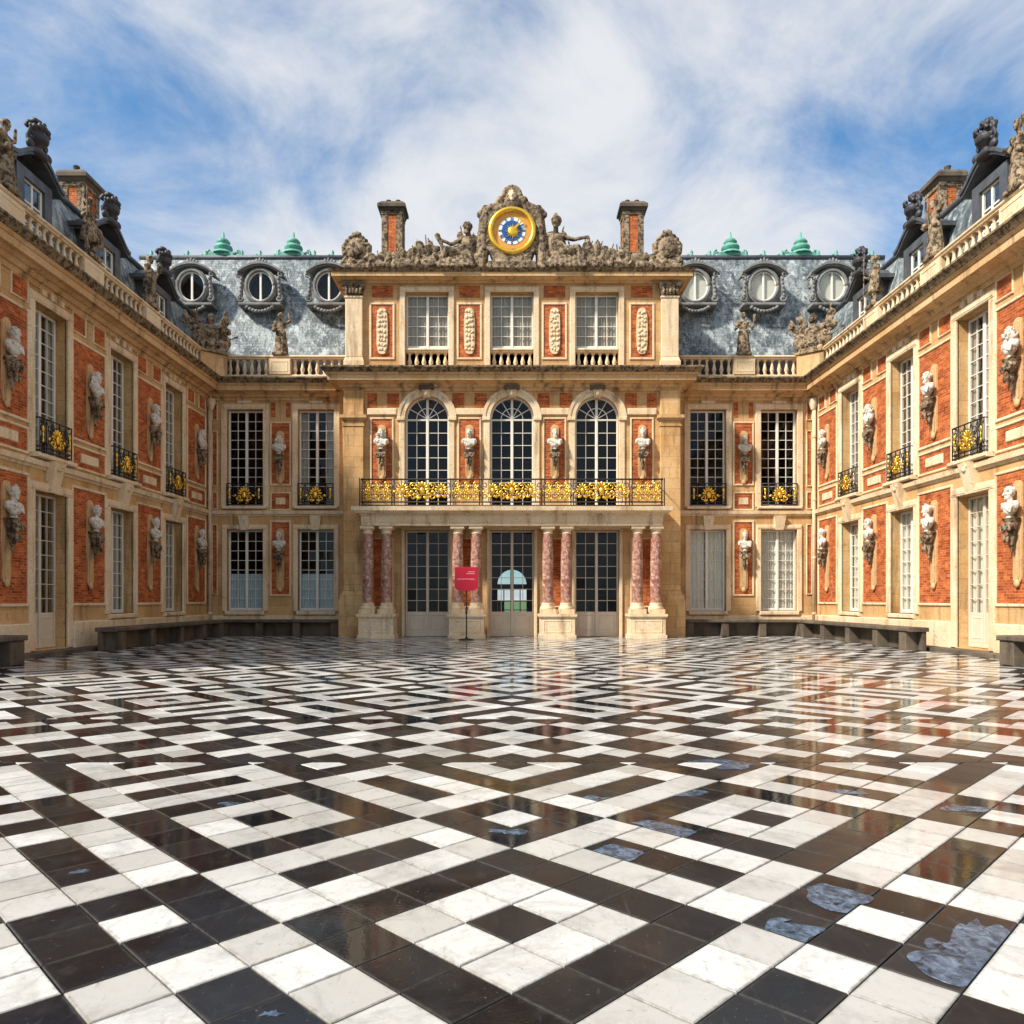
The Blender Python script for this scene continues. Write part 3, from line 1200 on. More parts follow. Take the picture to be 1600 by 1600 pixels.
# vestibule that runs through to the garden side
v = MB()
wall_mesh(v, -2.2, 2.2, 0.0, 4.9, [(0, 1.5, 0.03, 2.3, True)], 0.4, 9.0)
v.quad((-2.2, 0.45, 0.01), (2.2, 0.45, 0.01), (2.2, 9.4, 0.01), (-2.2, 9.4, 0.01))
v.quad((-2.2, 0.45, 4.9), (2.2, 0.45, 4.9), (2.2, 9.4, 4.9), (-2.2, 9.4, 4.9))
for s in (-1, 1):
    v.quad((s * 2.2, 0.45, 0), (s * 2.2, 9.4, 0), (s * 2.2, 9.4, 4.9), (s * 2.2, 0.45, 4.9))
v.box(-0.75, 0.75, 9.1, 9.2, 2.02, 2.3)
v.box(-0.09, 0.09, 9.12, 9.18, 0.03, 3.0)
for xx in (-0.42, 0.42):
    v.box(xx - 0.025, xx + 0.025, 9.13, 9.17, 0.03, 2.1)
for zz in (0.5, 0.95, 1.4):
    v.box(-0.75, 0.75, 9.135, 9.165, zz, zz + 0.04)
v.box(-0.74, -0.42, 9.12, 9.18, 0.03, 1.42)
v.build('vestibule', 'room', PAV)
for k, x in enumerate(PX):
    window(PAV, x, 0.04, 1.76, 4.22, 0.24, 4, 7, False, 0.86, 'door', None, None, 10 + k)
    window(PAV, x, 5.09, 1.74, 3.63, 0.22, 4, 7, True, 0, 'window', None, None, 20 + k)
    window(PAV, x, 11.55, 1.72, 2.16, 0.30, 4, 5, False, 0, 'window', None, ('greycurtain', 0.02, 0.98, 0.04), 30 + k)
    balustrade(PAV, x - 0.86, x + 0.86, 0.22, 10.74, [], None, 0.65, 0.27, 0.03, 0.9)
    surround(PAV, x, 1.72, 10.74, 13.72, 0.04, 0.22)
    # archivolt, jambs, keystone
    a = MB()
    n = 22
    for r0, r1, yy in ((0.87, 1.13, -0.07), (1.05, 1.17, -0.10)):
        for q in range(n):
            a0, a1 = math.pi * q / n, math.pi * (q + 1) / n
            a.poly([(x + rr * math.cos(t), 8.72 + rr * math.sin(t)) for rr, t in ((r0, a0), (r1, a0), (r1, a1), (r0, a1))], yy, 0.02)
    for s in (-1, 1):
        e0, e1 = sorted((x + s * 0.872, x + s * 1.10))
        a.bbox(e0, e1, -0.06, 0.03, 5.08, 8.60, 0.02)
        e0, e1 = sorted((x + s * 0.86, x + s * 1.18))
        a.bbox(e0, e1, -0.12, 0.03, 8.60, 8.74, 0.02)
    a.frus(x - 0.13, x + 0.13, -0.16, 0.02, 9.5, x - 0.2, x + 0.2, -0.26, 0.02, 9.92)
    a.ell((x, -0.2, 9.66), (0.11, 0.1, 0.15), 10, 6)
    a.build('archivolt', 'trim', PAV)
    lf = MB()
    lf.bbox(x - 0.30, x + 0.30, -0.34, -0.02, 9.80, 9.95, 0.03)
    lf.build('cornice_bracket', 'greystone', PAV)
    d = surround(PAV, x, 1.76, 0.0, 4.27, 0.0, 0.13)
# brick panels of the piers
for k, x in enumerate((-5.16, -1.69, 1.69, 5.16)):
    brick_panel(PAV, x - 0.40, x + 0.40, 6.05, 8.66, 0, 0.07)
    for s in (-1, 1):
        a, b = sorted((x + s * 0.20, x + s * (0.68 if abs(x + s) < 5.9 else 0.58)))
        brick_panel(PAV, a, b, 9.14, 9.70, 0, 0.0, 0.014)
    b = MB()
    lo, hi = (x - 0.58, x + 0.58)
    b.bbox(lo, hi, -0.09, 0.02, 8.82, 9.08, 0.03)
    b.build('impost_band', 'trim', PAV)
    brick_panel(PAV, x - 0.40, x + 0.40, 1.25, 3.9, 0, 0.06)
    # attic
    brick_panel(PAV, x - 0.42, x + 0.42, 11.12, 13.22, 0.04, 0.08)
    brick_panel(PAV, x - 0.42, x + 0.42, 13.52, 13.98, 0.04, 0.0, 0.02)
    cb = MB()
    pts = []
    for q in range(24):
        t = 2 * math.pi * q / 24
        pts.append((x + 0.22 * math.copysign(abs(math.cos(t)) ** 0.6, math.cos(t)), 12.17 + 0.92 * math.copysign(abs(math.sin(t)) ** 0.6, math.sin(t))))
    cb.poly(pts, -0.03, 0.03)
    rnd = random.Random(k)
    for q in range(9):
        z = 11.42 + q * 0.187
        for s in (-1, 0, 1):
            cb.ell((x + s * 0.11 + rnd.uniform(-0.02, 0.02), -0.035, z + rnd.uniform(-0.05, 0.05)), (rnd.uniform(0.04, 0.085), 0.035, rnd.uniform(0.05, 0.10)), 8, 5, (0, rnd.uniform(-1, 1), 0))
    cb.build('carved_plaque', 'trim', PAV)
for s in (-1, 1):
    # giant pilasters at the corners of the pavilion
    p = MB()
    x0, x1 = sorted((s * 5.86, s * 6.66))
    p.bbox(x0, x1, -0.20, 0.1, 1.85, 8.35, 0.02)
    p.mould(x0, x1, -0.20, 0.1, [(8.35, 8.42, 0.03, 0.03), (8.42, 8.58, 0.0, 0.0), (8.58, 8.66, 0.05, 0.08), (8.66, 8.78, 0.12, 0.12)])
    p.bbox(x0, x1, -0.16, 0.1, 8.78, 9.78, 0.02)
    p.mould(x0, x1, -0.20, 0.1, [(1.70, 1.85, 0.06, 0.02), (1.50, 1.70, 0.12, 0.12), (0.0, 1.50, 0.15, 0.15)])
    p.build('pilaster', 'stone', PAV)
    p = MB()
    x0, x1 = sorted((s * 5.92, s * 6.60))
    p.bbox(x0, x1, -0.12, 0.1, 11.1, 13.45, 0.02)
    p.mould(x0, x1, -0.12, 0.1, [(10.6, 10.95, 0.06, 0.06), (10.95, 11.1, 0.05, 0.0), (13.45, 13.52, 0.03, 0.03)])
    p.build('attic_pilaster', 'trim', PAV)
    p = MB()
    p.mould(x0, x1, -0.12, 0.1, [(13.52, 13.90, 0.0, 0.08), (13.90, 14.02, 0.11, 0.11)])
    for q in range(5):
        p.ell((x0 + (x1 - x0) * (q + 0.5) / 5, -0.19, 13.68), (0.07, 0.05, 0.13), 8, 5)
    for e in (x0, x1):
        scroll(p, e, 13.84, 0.11, 1.5, 0, 1, -0.2, 0.035)
    p.build('attic_capital', 'statue', PAV)
c = MB()
c.mould(-HW, HW, 0, 1.6, CORN)
c.box(-HW + 0.2, HW - 0.2, -0.1, 1.2, 10.58, 10.62)
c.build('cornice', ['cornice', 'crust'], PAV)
c = MB()
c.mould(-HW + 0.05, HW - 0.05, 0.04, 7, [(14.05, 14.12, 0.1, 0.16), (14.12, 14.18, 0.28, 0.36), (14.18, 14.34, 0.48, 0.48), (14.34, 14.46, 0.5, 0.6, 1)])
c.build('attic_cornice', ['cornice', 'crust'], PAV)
c = MB()
c.frus(-HW, HW, -0.15, 6.8, 14.46, -HW + 0.4, HW - 0.4, 0.4, 6.4, 14.75)
c.build('attic_roof', 'lead', PAV)
# portico
pe = MB()
pe.mould(-5.72, 5.72, -1.30, -0.08, [(4.32, 4.44, 0, 0), (4.44, 4.70, 0.02, 0.02), (4.70, 4.78, 0.05, 0.10)])
pe.mould(-5.72, 5.72, -1.30, -0.05, [(4.78, 4.86, 0.22, 0.26), (4.86, 5.02, 0.32, 0.34)])
pe.build('portico_entablature', 'trim', PAV)
cm = MB()
cm.lathe([(0.215, 1.38), (0.222, 2.0), (0.215, 3.0), (0.185, 4.02)], (0, 0, 0), 20)
col_me = cm.mesh('column', ['redmarble'])
cm = MB()
cm.lathe([(0.20, 4.02), (0.215, 4.05), (0.19, 4.07), (0.19, 4.13), (0.25, 4.20)], (0, 0, 0), 20)
cm.bbox(-0.265, 0.265, -0.265, 0.265, 4.20, 4.32, 0.015)
cap_me = cm.mesh('capital', ['trim'])
cm = MB()
cm.box(-0.30, 0.30, -0.30, 0.30, 0.96, 1.14)
cm.lathe([(0.295, 1.14), (0.30, 1.18), (0.28, 1.23), (0.235, 1.26), (0.25, 1.31), (0.225, 1.38)], (0, 0, 0), 20)
base_me = cm.mesh('column_base', ['trim'])
for x in (-5.17, -1.73, 1.73, 5.17):
    pd = MB()
    pd.mould(x - 0.66, x + 0.66, -1.36, -0.35, [(0.0, 0.16, 0.05, 0.05), (0.16, 0.80, 0, 0), (0.80, 0.86, 0.03, 0.06), (0.86, 0.955, 0.07, 0.07)])
    pd.frame(x - 0.5, x + 0.5, 0.28, 0.68, 0.04, -1.375, -1.35)
    pd.build('pedestal', 'trim', PAV)
    for s in (-1, 1):
        col = place('column', col_me, PAV, (x + s * 0.355, -1.0, 0))
        place('capital', cap_me, col)
        place('column_base', base_me, col)
# balcony railing over the portico
rl = MB()
yb = -1.42
for z in (5.06, 5.20, 6.06):
    rl.tube([(-5.72, -0.1, z), (-5.72, yb, z), (5.72, yb, z), (5.72, -0.1, z)], 0.03, 6)
bars = [-5.72, -4.50, -2.28, -1.18, 1.18, 2.28, 4.50, 5.72]
for x in bars:
    for dx in (-0.05, 0.05):
        rl.tube([(x + dx, yb, 5.04), (x + dx, yb, 6.1)], 0.022, 6)
iron_fields = [(-5.72, -4.50), (-2.28, -1.18), (1.18, 2.28), (4.50, 5.72)]
for a, b in iron_fields + [(-4.50, -2.28), (-1.18, 1.18), (2.28, 4.50)]:
    n = max(4, int(round((b - a) / 0.3)))
    for k in range(n):
        x = a + (b - a) * (k + 0.5) / n
        q = (b - a) / n
        scroll(rl, x, 5.82, q * 0.46, 1.3, R(-90), 1 if k % 2 else -1, yb, 0.017)
        scroll(rl, x, 5.44, q * 0.46, 1.3, R(90), -1 if k % 2 else 1, yb, 0.017)
        rl.tube([(x - q / 2, yb, 5.2), (x - q / 2, yb, 6.06)], 0.012, 4)
rail = rl.build('balcony_railing', 'iron', PAV)
for a, b in ((-4.50, -2.28), (-1.18, 1.18), (2.28, 4.50)):
    gm = MB()
    cx = (a + b) / 2
    for dx, sc in ((-0.72, 0.85), (0, 1.05), (0.72, 0.85)):
        crest(gm, cx + dx, 5.60, sc, yb - 0.04)
    for dx in (-0.36, 0.36):
        scroll(gm, cx + dx, 5.78, 0.16, 1.4, 0, 1, yb - 0.02, 0.026)
        scroll(gm, cx + dx, 5.42, 0.16, 1.4, 3.14, -1, yb - 0.02, 0.026)
    gm.build('gilded_panel', 'gold', rail)
for a, b in iron_fields:
    cx = (a + b) / 2
    for dx in (-0.34, 0, 0.34):
        gm = MB()
        crest(gm, cx + dx, 5.62, 0.42, yb - 0.02)
        scroll(gm, cx + dx, 5.86, 0.13, 1.3, R(-90), 1, yb - 0.01, 0.02)
        scroll(gm, cx + dx, 5.38, 0.13, 1.3, R(90), -1, yb - 0.01, 0.02)
        gm.tube([(cx + dx, yb - 0.01, 5.25), (cx + dx, yb - 0.01, 6.0)], 0.014, 5)
        gm.build('gilded_ornament', 'gold', rail)


def chimney(parent, x, y, z0, z1, w, d, name='chimney'):
    m = MB()
    m.box(x - w / 2, x + w / 2, y - d / 2, y + d / 2, z0, z1 - 0.55, 0)
    for a in (-1, 1):
        for b in (-1, 1):
            cx, cy = x + a * (w / 2 - 0.1), y + b * (d / 2 - 0.1)
            m.box(cx - 0.13, cx + 0.13, cy - 0.13, cy + 0.13, z0 + 0.01, z1 - 0.56, 1)
    for z in (z0 + (z1 - z0) * 0.55, z1 - 0.62):
        m.box(x - w / 2 - 0.05, x + w / 2 + 0.05, y - d / 2 - 0.05, y + d / 2 + 0.05, z, z + 0.14, 1)
    m.mould(x - w / 2, x + w / 2, y - d / 2, y + d / 2 + 0.1, [(z1 - 0.46, z1 - 0.34, 0.06, 0.12), (z1 - 0.34, z1 - 0.2, 0.2, 0.2), (z1 - 0.2, z1 - 0.04, 0.2, 0.05)], mi=2)
    o = m.build(name, ['brick', 'statue', 'greystone'], parent)
    for k in (-0.25, 0.25):
        q = MB()
        q.lathe([(0.11, 0), (0.10, 0.22), (0.12, 0.24), (0.12, 0.28)], (x + k * w, y, z1 - 0.05), 10)
        q.build('chimney_pot', 'greystone', o)
    return o


for s in (-1, 1):
    chimney(PAV, s * 5.45 + 0.03, 4.6, 14.0, 19.5, 0.86, 0.9)

# ------------------------------------------------------------------ set back side facades
def slate_roof(parent, x0, x1, prof, mat='slate', name='roof'):
    m = MB()
    for (ya, za), (yb_, zb) in zip(prof, prof[1:]):
        m.quad((x0, ya, za), (x1, ya, za), (x1, yb_, zb), (x0, yb_, zb))
    n = len(prof)
    for x, rev in ((x0, False), (x1, True)):
        vs = [(x, y, z) for y, z in prof]
        m.add(vs, [tuple(range(n)) if rev else tuple(range(n - 1, -1, -1))])
    return m.build(name, mat, parent)


def oeil_de_boeuf(parent, x, y, z, seed, curtain):
    """round lead dormer with scrolled surround"""
    m = MB()
    rx, rz = 0.62, 0.70
    n = 28
    # drum running back into the roof
    vs, fs = [], []
    for i in range(n):
        a = 2 * math.pi * i / n
        for (k, yy) in ((1.22, y), (1.22, y + 2.2)):
            vs.append((x + rx * k * math.cos(a), yy, z + rz * k * math.sin(a)))
    for i in range(n):
        j = (i + 1) % n
        fs.append((2 * i, 2 * i + 1, 2 * j + 1, 2 * j))
    m.add(vs, fs, 0, True)
    # moulded ring
    ring = []
    for i in range(n + 1):
        a = 2 * math.pi * i / n
        ring.append((x + rx * 1.12 * math.cos(a), y - 0.04, z + rz * 1.12 * math.sin(a)))
    m.tube(ring, 0.08, 8)
    m.tube([(x + (p[0] - x) * 1.13, p[1] + 0.03, z + (p[2] - z) * 1.13) for p in ring], 0.05, 6)
    # segmental hood with curled ends, side consoles and sill with festoon
    hood = []
    for i in range(15):
        t = -1 + 2 * i / 14
        hood.append((x + 1.08 * t, y - 0.10, z + 1.06 - 0.42 * t * t))
    for (xa, ya, za), (xb, yb2, zb2) in zip(hood, hood[1:]):
        m.poly([(xa, za - 0.09), (xb, zb2 - 0.09), (xb, zb2 + 0.03), (xa, za + 0.03)], y - 0.14, y + 0.7)
        m.poly([(xa, za - 0.02), (xb, zb2 - 0.02), (xb, zb2 + 0.08), (xa, za + 0.08)], y - 0.22, y - 0.1)
    for s in (-1, 1):
        scroll(m, x + s * 1.02, z + 0.55, 0.15, 1.3, 0, s, y - 0.08, 0.05)
        m.cap((x + s * 0.90, y, z + 0.45), (x + s * 0.98, y, z - 0.55), 0.07, 0.12)
        for q in range(5):
            m.ell((x + s * (0.91 + 0.015 * q), y - 0.1, z + 0.35 - 0.2 * q), (0.07, 0.05, 0.09), 8, 5)
        scroll(m, x + s * 0.95, z - 0.62, 0.18, 1.3, R(90), -s, y - 0.05, 0.06)
    m.bbox(x - 1.05, x + 1.05, y - 0.16, y + 0.5, z - 0.98, z - 0.84, 0.03)
    rnd = random.Random(seed)
    for i in range(9):
        t = -1 + 2 * i / 8
        m.ell((x + 0.62 * t, y - 0.12, z - 1.08 - 0.2 * (1 - t * t)), (0.11, 0.09, 0.09), 8, 5, (0, rnd.uniform(-1, 1), 0))
    for k in range(-2, 3):
        m.ell((x + 0.13 * k, y - 0.1, z + 1.22 - 0.05 * abs(k)), (0.075, 0.06, 0.17), 8, 5, (0, -0.35 * k * -1, 0))
    o = m.build('round_dormer', 'dormerlead', parent)
    f = MB()
    f.tube([(x + rx * math.cos(2 * math.pi * i / n), y + 0.02, z + rz * math.sin(2 * math.pi * i / n)) for i in range(n + 1)], 0.045, 6)
    f.bbox(x - 0.05, x + 0.05, y, y + 0.06, z - rz, z + rz, 0.01)
    f.build('window_frame', 'white', o)
    for s in (-1, 1):
        g_ = MB()
        pts = []
        for i in range(13):
            a = R(-90 + 180 * i / 12)
            pts.append((x + s * (0.03 + (rx - 0.03) * math.cos(a)), z + rz * math.sin(a)))
        if s < 0:
            pts.reverse()
        g_.poly(pts, y + 0.045, y + 0.05)
        g_.build('pane', 'glass', o)
    k_ = MB()
    k_.poly([(x + rx * math.cos(2 * math.pi * i / n), z + rz * math.sin(2 * math.pi * i / n)) for i in range(n)], y + (0.10 if curtain else 0.5), y + 0.6)
    k_.build('curtain' if curtain else 'dark_room', 'curtain' if curtain else 'room', o)
    return o


def finial(parent, x, y, z):
    m = MB()
    m.box(x - 0.55, x + 0.55, y - 0.3, y + 0.3, z - 0.1, z + 0.06)
    m.lathe([(0.50, 0.06), (0.44, 0.16), (0.30, 0.2), (0.30, 0.26), (0.42, 0.34), (0.38, 0.44), (0.24, 0.48), (0.24, 0.56), (0.31, 0.62), (0.2, 0.76), (0.06, 0.82), (0.045, 1.0), (0.02, 1.1)], (x, y, z), 12)
    for s in (-1, 1):
        scroll(m, x + s * 0.62, z + 0.12, 0.16, 1.2, R(90), -s, y, 0.05)
    m.build('ridge_finial', 'copper', parent)


def side_facade(s, label):
    F = empty('palace_facade', (s * 9.64, 32.0, 0))
    tag(F, label, 'building')
    h = 2.99
    m = MB()
    wx = (-1.48, 1.48)
    ops = [(x, 1.5, 1.02, 4.42, False) for x in wx] + [(x, 1.5, 5.36, 9.42, False) for x in wx]
    wall_mesh(m, -h, h, 0, 9.9, ops)
    m.build('wall', 'stone', F)
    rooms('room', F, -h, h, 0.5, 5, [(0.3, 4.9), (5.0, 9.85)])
    for k, x in enumerate(wx):
        cl = None
        if s < 0:
            cl = ('shutter', 0.02, 0.46, 0.03)
        else:
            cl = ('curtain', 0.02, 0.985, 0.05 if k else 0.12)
        window(F, x, 1.03, 1.5, 3.38, 0.2, 4, 8, False, 0, 'window', None, cl, 40 + k + 5 * s)
        cu = None
        if s < 0 and k == 1:
            cu = ('greycurtain', 0.02, 0.98, 0.7)
        window(F, x, 5.37, 1.5, 4.04, 0.2, 4, 10, False, 0, 'window', None, cu, 50 + k + 5 * s)
        surround(F, x, 1.5, 1.02, 4.42, 0, 0.2)
        surround(F, x, 1.5, 5.36, 9.42, 0, 0.24)
        window_balcony(F, x, 1.46, 5.42, -0.12, 1.0)
        l = MB()
        l.bbox(x - 0.92, x + 0.92, -0.20, 0.05, 5.26, 5.38, 0.03)
        l.build('balcony_slab', 'trim', F)
        l = MB()
        l.bbox(x - 0.82, x + 0.82, -0.13, 0.25, 0.86, 1.02, 0.03)
        l.build('window_sill', 'trim', F)
        l = MB()
        l.bbox(x - 0.30, x + 0.30, -0.105, 0.02, 9.66, 9.78, 0.02)
        l.build('lintel_block', 'trim', F)
        l = MB()
        l.frus(x - 0.16, x + 0.16, -0.12, 0.02, 4.40, x - 0.24, x + 0.24, -0.22, 0.02, 4.98)
        l.build('keystone', 'trim', F)
    brick_panel(F, -0.37, 0.37, 6.32, 8.84, 0, 0.07)
    brick_panel(F, -0.37, 0.37, 5.28, 5.92, 0, 0.06)
    q = MB()
    q.bbox(-0.2, 0.2, -0.05, 0.0, 5.46, 5.74, 0.015)
    q.build('stone_tablet', 'trim', F)
    brick_panel(F, -0.37, 0.37, 1.72, 4.72, 0, 0.07)
    for a in (-1, 1):
        x0, x1 = sorted((a * 0.22, a * 0.4))
        brick_panel(F, x0, x1, 9.1, 9.72, 0, 0.0)
        # narrow brick strips next to the corners
        x0, x1 = sorted((a * 2.66, a * 2.82))
        for z0, z1 in ((1.75, 4.6), (5.3, 5.95), (6.25, 8.5), (9.0, 9.7)):
            brick_panel(F, x0, x1, z0, z1, 0, 0.04)
    b = MB()
    b.mould(-h, h, 0, 0.1, [(4.98, 5.06, 0.03, 0.06), (5.06, 5.2, 0.12, 0.14)], 0, 0)
    b.build('string_course', 'trim', F)
    b = MB()
    b.bbox(-h, h, -0.06, 0.1, 0.1, 0.84, 0.02)
    b.build('plinth', 'trim', F)
    b = MB()
    b.mould(-h, h, 0, 1.0, CORN, 0, 0)
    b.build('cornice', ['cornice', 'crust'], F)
    balustrade(F, -2.55 if s < 0 else -2.9, 2.9 if s < 0 else 2.55, 0.02, 10.58, [(0.0, 0.9)])
    ex = (-7.2, 6.0) if s < 0 else (-6.0, 7.2)
    slate_roof(F, ex[0], ex[1], [(0.75, 10.55), (0.8, 10.9), (1.35, 12.6), (1.95, 14.6), (2.6, 16.6), (2.75, 16.95), (3.1, 17.02), (9, 16.9)])
    gut = MB()
    gut.box(ex[0], ex[1], -0.1, 0.8, 10.57, 10.61)
    gut.build('gutter', 'lead', F)
    gut = MB()
    gut.box(ex[0], ex[1], 0.62, 0.74, 10.62, 11.75)  # added dark board stands in for shade behind the balusters
    gut.build('shade_board', 'darklead', F)
    for k, x in enumerate((7.95, 10.92, 13.9)):
        q = oeil_de_boeuf(F, 0, 0, 0, k, s > 0)
        q.location = (s * x - s * 9.64, 1.35, 15.1)
        q.scale = (0.88, 1, 0.88)
    rd = MB()
    rd.tube([(ex[0], 2.75, 16.98), (ex[1], 2.75, 16.98)], 0.11, 8)
    rd.build('ridge_roll', 'lead', F)
    cr = MB()
    cr.box(ex[0] if s < 0 else ex[0], ex[1], 2.95, 3.05, 17.0, 17.14)
    n = 16
    for k in range(n):
        x = ex[0] + (ex[1] - ex[0]) * (k + 0.5) / n
        cr.lathe([(0.09, 0), (0.12, 0.06), (0.05, 0.12), (0.085, 0.2), (0.01, 0.32)], (x, 3.0, 17.12), 8)
        cr.tube([(x - 0.3, 3.0, 17.12), (x - 0.15, 3.0, 17.24), (x, 3.0, 17.16)], 0.03, 5)
    cr.build('ridge_cresting', 'copper', F)
    for x in (9.95, 13.15):
        finial(F, s * x - s * 9.64, 3.0, 17.15)
    return F


FL_ = side_facade(-1, 'left set back facade of two window bays with dark slate roof and pale shutters')
FR_ = side_facade(1, 'right set back facade of two window bays with curtained lower windows and slate roof')

# ------------------------------------------------------------------ the two wings
BAYS = [3.4, 7.2, 11.0, 14.8]
PIERS = [1.32, 5.3, 9.1, 12.9, 16.7]
WL = 19.0


def wing_dormer(parent, x, y, seed):
    m = MB()
    m.box(x - 0.78, x - 0.45, y, y + 1.6, 10.7, 13.1)
    m.box(x + 0.45, x + 0.78, y, y + 1.6, 10.7, 13.1)
    m.box(x - 0.45, x + 0.45, y, y + 1.6, 12.85, 13.1)
    m.box(x - 0.45, x + 0.45, y, y + 1.6, 10.7, 11.1)
    pts = []
    for i in range(25):
        t = -1 + 2 * i / 24
        z = 13.10 + 0.62 * math.cos(t * math.pi / 2) ** 1.4 + 0.08 * abs(t) ** 6
        pts.append((x + 1.15 * t, z))
    for (xa, za), (xb, zb) in zip(pts, pts[1:]):
        m.poly([(xa, za - 0.14), (xb, zb - 0.14), (xb, zb), (xa, za)], y - 0.12, y + 1.7)
        m.poly([(xa, za - 0.05), (xb, zb - 0.05), (xb, zb + 0.06), (xa, za + 0.06)], y - 0.17, y - 0.1)
    o = m.build('dormer', 'lead', parent)
    f = MB()
    fr = [(x - 0.45, x - 0.37), (x + 0.37, x + 0.45), (x - 0.04, x + 0.04)]
    for a, b in fr:
        f.bbox(a, b, y + 0.08, y + 0.14, 11.1, 12.85, 0.01)
    for z in (11.1, 11.7, 12.25, 12.8):
        f.box(x - 0.37, x + 0.37, y + 0.09, y + 0.13, z, z + 0.05)
    f.build('window_frame', 'white', o)
    pm = pane_mesh(0.33, 0.56)
    for xx in (x - 0.205, x + 0.205):
        for z in (11.42, 12.0, 12.54):
            place('pane', pm, o, (xx, y + 0.11, z))
    d = MB()
    d.box(x - 0.45, x + 0.45, y + 0.5, y + 0.6, 11.0, 12.9)
    d.build('dark_room', 'room', o)
    return o


def wing(s, label):
    W = empty('palace_wing', (s * 12.62, 32.0, 0), R(90) if s < 0 else R(-90))
    tag(W, label, 'building')
    X = lambda d: s * d
    rng = lambda a, b: tuple(sorted((s * a, s * b)))
    x0, x1 = rng(0, WL)
    m = MB()
    ops = []
    for k, d in enumerate(BAYS):
        ops.append((X(d), 1.5, 0.16 if k == 2 else 1.05, 4.4, False))
        ops.append((X(d), 1.5, 5.36, 9.4, False))
    wall_mesh(m, x0, x1, 0, 9.9, ops, 0.5)
    e = X(WL)
    m.quad((e, 0, 0), (e, 6, 0), (e, 6, 10.5), (e, 0, 10.5))
    m.quad((x0, 6.5, 0), (x1, 6.5, 0), (x1, 6.5, 10.5), (x0, 6.5, 10.5))
    m.build('wall', 'stone', W)
    a, b = rng(0.1, WL - 0.1)
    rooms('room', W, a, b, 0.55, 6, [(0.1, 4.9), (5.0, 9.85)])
    for k, d in enumerate(BAYS):
        x = X(d)
        cl = None
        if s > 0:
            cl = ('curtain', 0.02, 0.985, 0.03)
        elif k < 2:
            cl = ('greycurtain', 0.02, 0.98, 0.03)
        if k == 2:
            window(W, x, 0.17, 1.5, 4.22, 0.3, 4, 8, False, 0.85, 'door', None, cl if s > 0 else None, 60 + k + 7 * s)
        else:
            window(W, x, 1.06, 1.5, 3.33, 0.3, 4, 8, False, 0, 'window', None, cl, 60 + k + 7 * s)
        window(W, x, 5.37, 1.5, 4.02, 0.3, 4, 10, False, 0, 'window', None, ('greycurtain', 0.02, 0.98, 1.0) if (k + s) % 2 else None, 70 + k + 7 * s)
        surround(W, x, 1.5, 0.14 if k == 2 else 1.05, 4.4, 0, 0.24)
        surround(W, x, 1.5, 5.36, 9.4, 0, 0.24)
        window_balcony(W, x, 1.46, 5.42, -0.16, 0.9)
        l = MB()
        l.bbox(x - 0.92, x + 0.92, -0.24, 0.05, 5.26, 5.38, 0.03)
        l.build('balcony_slab', 'trim', W)
        if k != 2:
            l = MB()
            l.bbox(x - 0.86, x + 0.86, -0.13, 0.3, 0.9, 1.05, 0.03)
            l.build('window_sill', 'trim', W)
        l = MB()
        l.frus(x - 0.18, x + 0.18, -0.12, 0.02, 4.40, x - 0.26, x + 0.26, -0.30, 0.02, 5.24)
        scroll(l, x, 5.1, 0.13, 1.2, 0, 1, -0.24, 0.06)
        l.build('keystone', 'trim', W)
        for xa, xb, zt_ in ((-0.5, -0.3, 9.80), (0.3, 0.5, 9.80), (-0.13, 0.13, 9.86)):
            lb = MB()
            lb.bbox(x + xa, x + xb, -0.11, 0.02, 9.64, zt_, 0.02)
            lb.build('lintel_block', 'trim', W)
    for k, d in enumerate(PIERS):
        hw = 0.86 if 0 < k < 4 else 0.84
        a, b = rng(d - hw, d + hw)
        cx = X(d)
        brick_panel(W, a, b, 6.18, 8.98, 0, 0.08)
        brick_panel(W, a, b, 5.36, 5.92, 0, 0.07)
        q = MB()
        q.bbox(cx - 0.46, cx + 0.46, -0.06, 0.0, 5.5, 5.78, 0.02)
        q.build('stone_tablet', 'trim', W)
        brick_panel(W, a, b, 1.40, 4.72, 0, 0.08)
        brick_panel(W, a, a + hw * 0.72, 9.26, 9.76, 0, 0.05)
        brick_panel(W, b - hw * 0.72, b, 9.26, 9.76, 0, 0.05)
    st = MB()
    st.mould(x0, x1, 0, 0.1, [(4.98, 5.06, 0.03, 0.06), (5.06, 5.2, 0.12, 0.14)], 0, 0)
    st.build('string_course', 'trim', W)
    for a, b in ((0, 11.0 - 0.99), (11.0 + 0.99, WL)):
        c0, c1 = rng(a, b)
        st = MB()
        st.bbox(c0, c1, -0.10, 0.1, 0.1, 0.88, 0.03)
        st.build('plinth', 'trim', W)
    st = MB()
    st.mould(x0, x1, 0, 1.0, CORN, 0, 0)
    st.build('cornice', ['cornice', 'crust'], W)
    c0, c1 = rng(0.55, WL)
    balustrade(W, c0, c1, 0.0, 10.58, [(X(0.85), 0.55)] + [(X(d), 1.05) for d in PIERS[1:]])
    r0, r1 = rng(-1.2, WL)
    slate_roof(W, r0, r1, [(0.62, 10.55), (0.66, 10.9), (0.85, 12.0), (1.15, 13.5), (1.3, 13.85), (1.6, 14.0), (6.5, 14.9)])
    rr = MB()
    rr.tube([(r0, 1.3, 13.9), (r1, 1.3, 13.9)], 0.12, 8)
    rr.build('roof_roll', 'lead', W)
    gut = MB()
    gut.box(r0, r1, 0.05, 0.7, 10.57, 10.61)
    gut.build('gutter', 'lead', W)
    gut = MB()
    gut.box(r0, r1, 0.50, 0.60, 10.62, 11.6)  # dark strip added as the shade seen between the balusters
    gut.build('shade_board', 'darklead', W)
    for k, d in enumerate(BAYS):
        wing_dormer(W, X(d), 0.42, k)
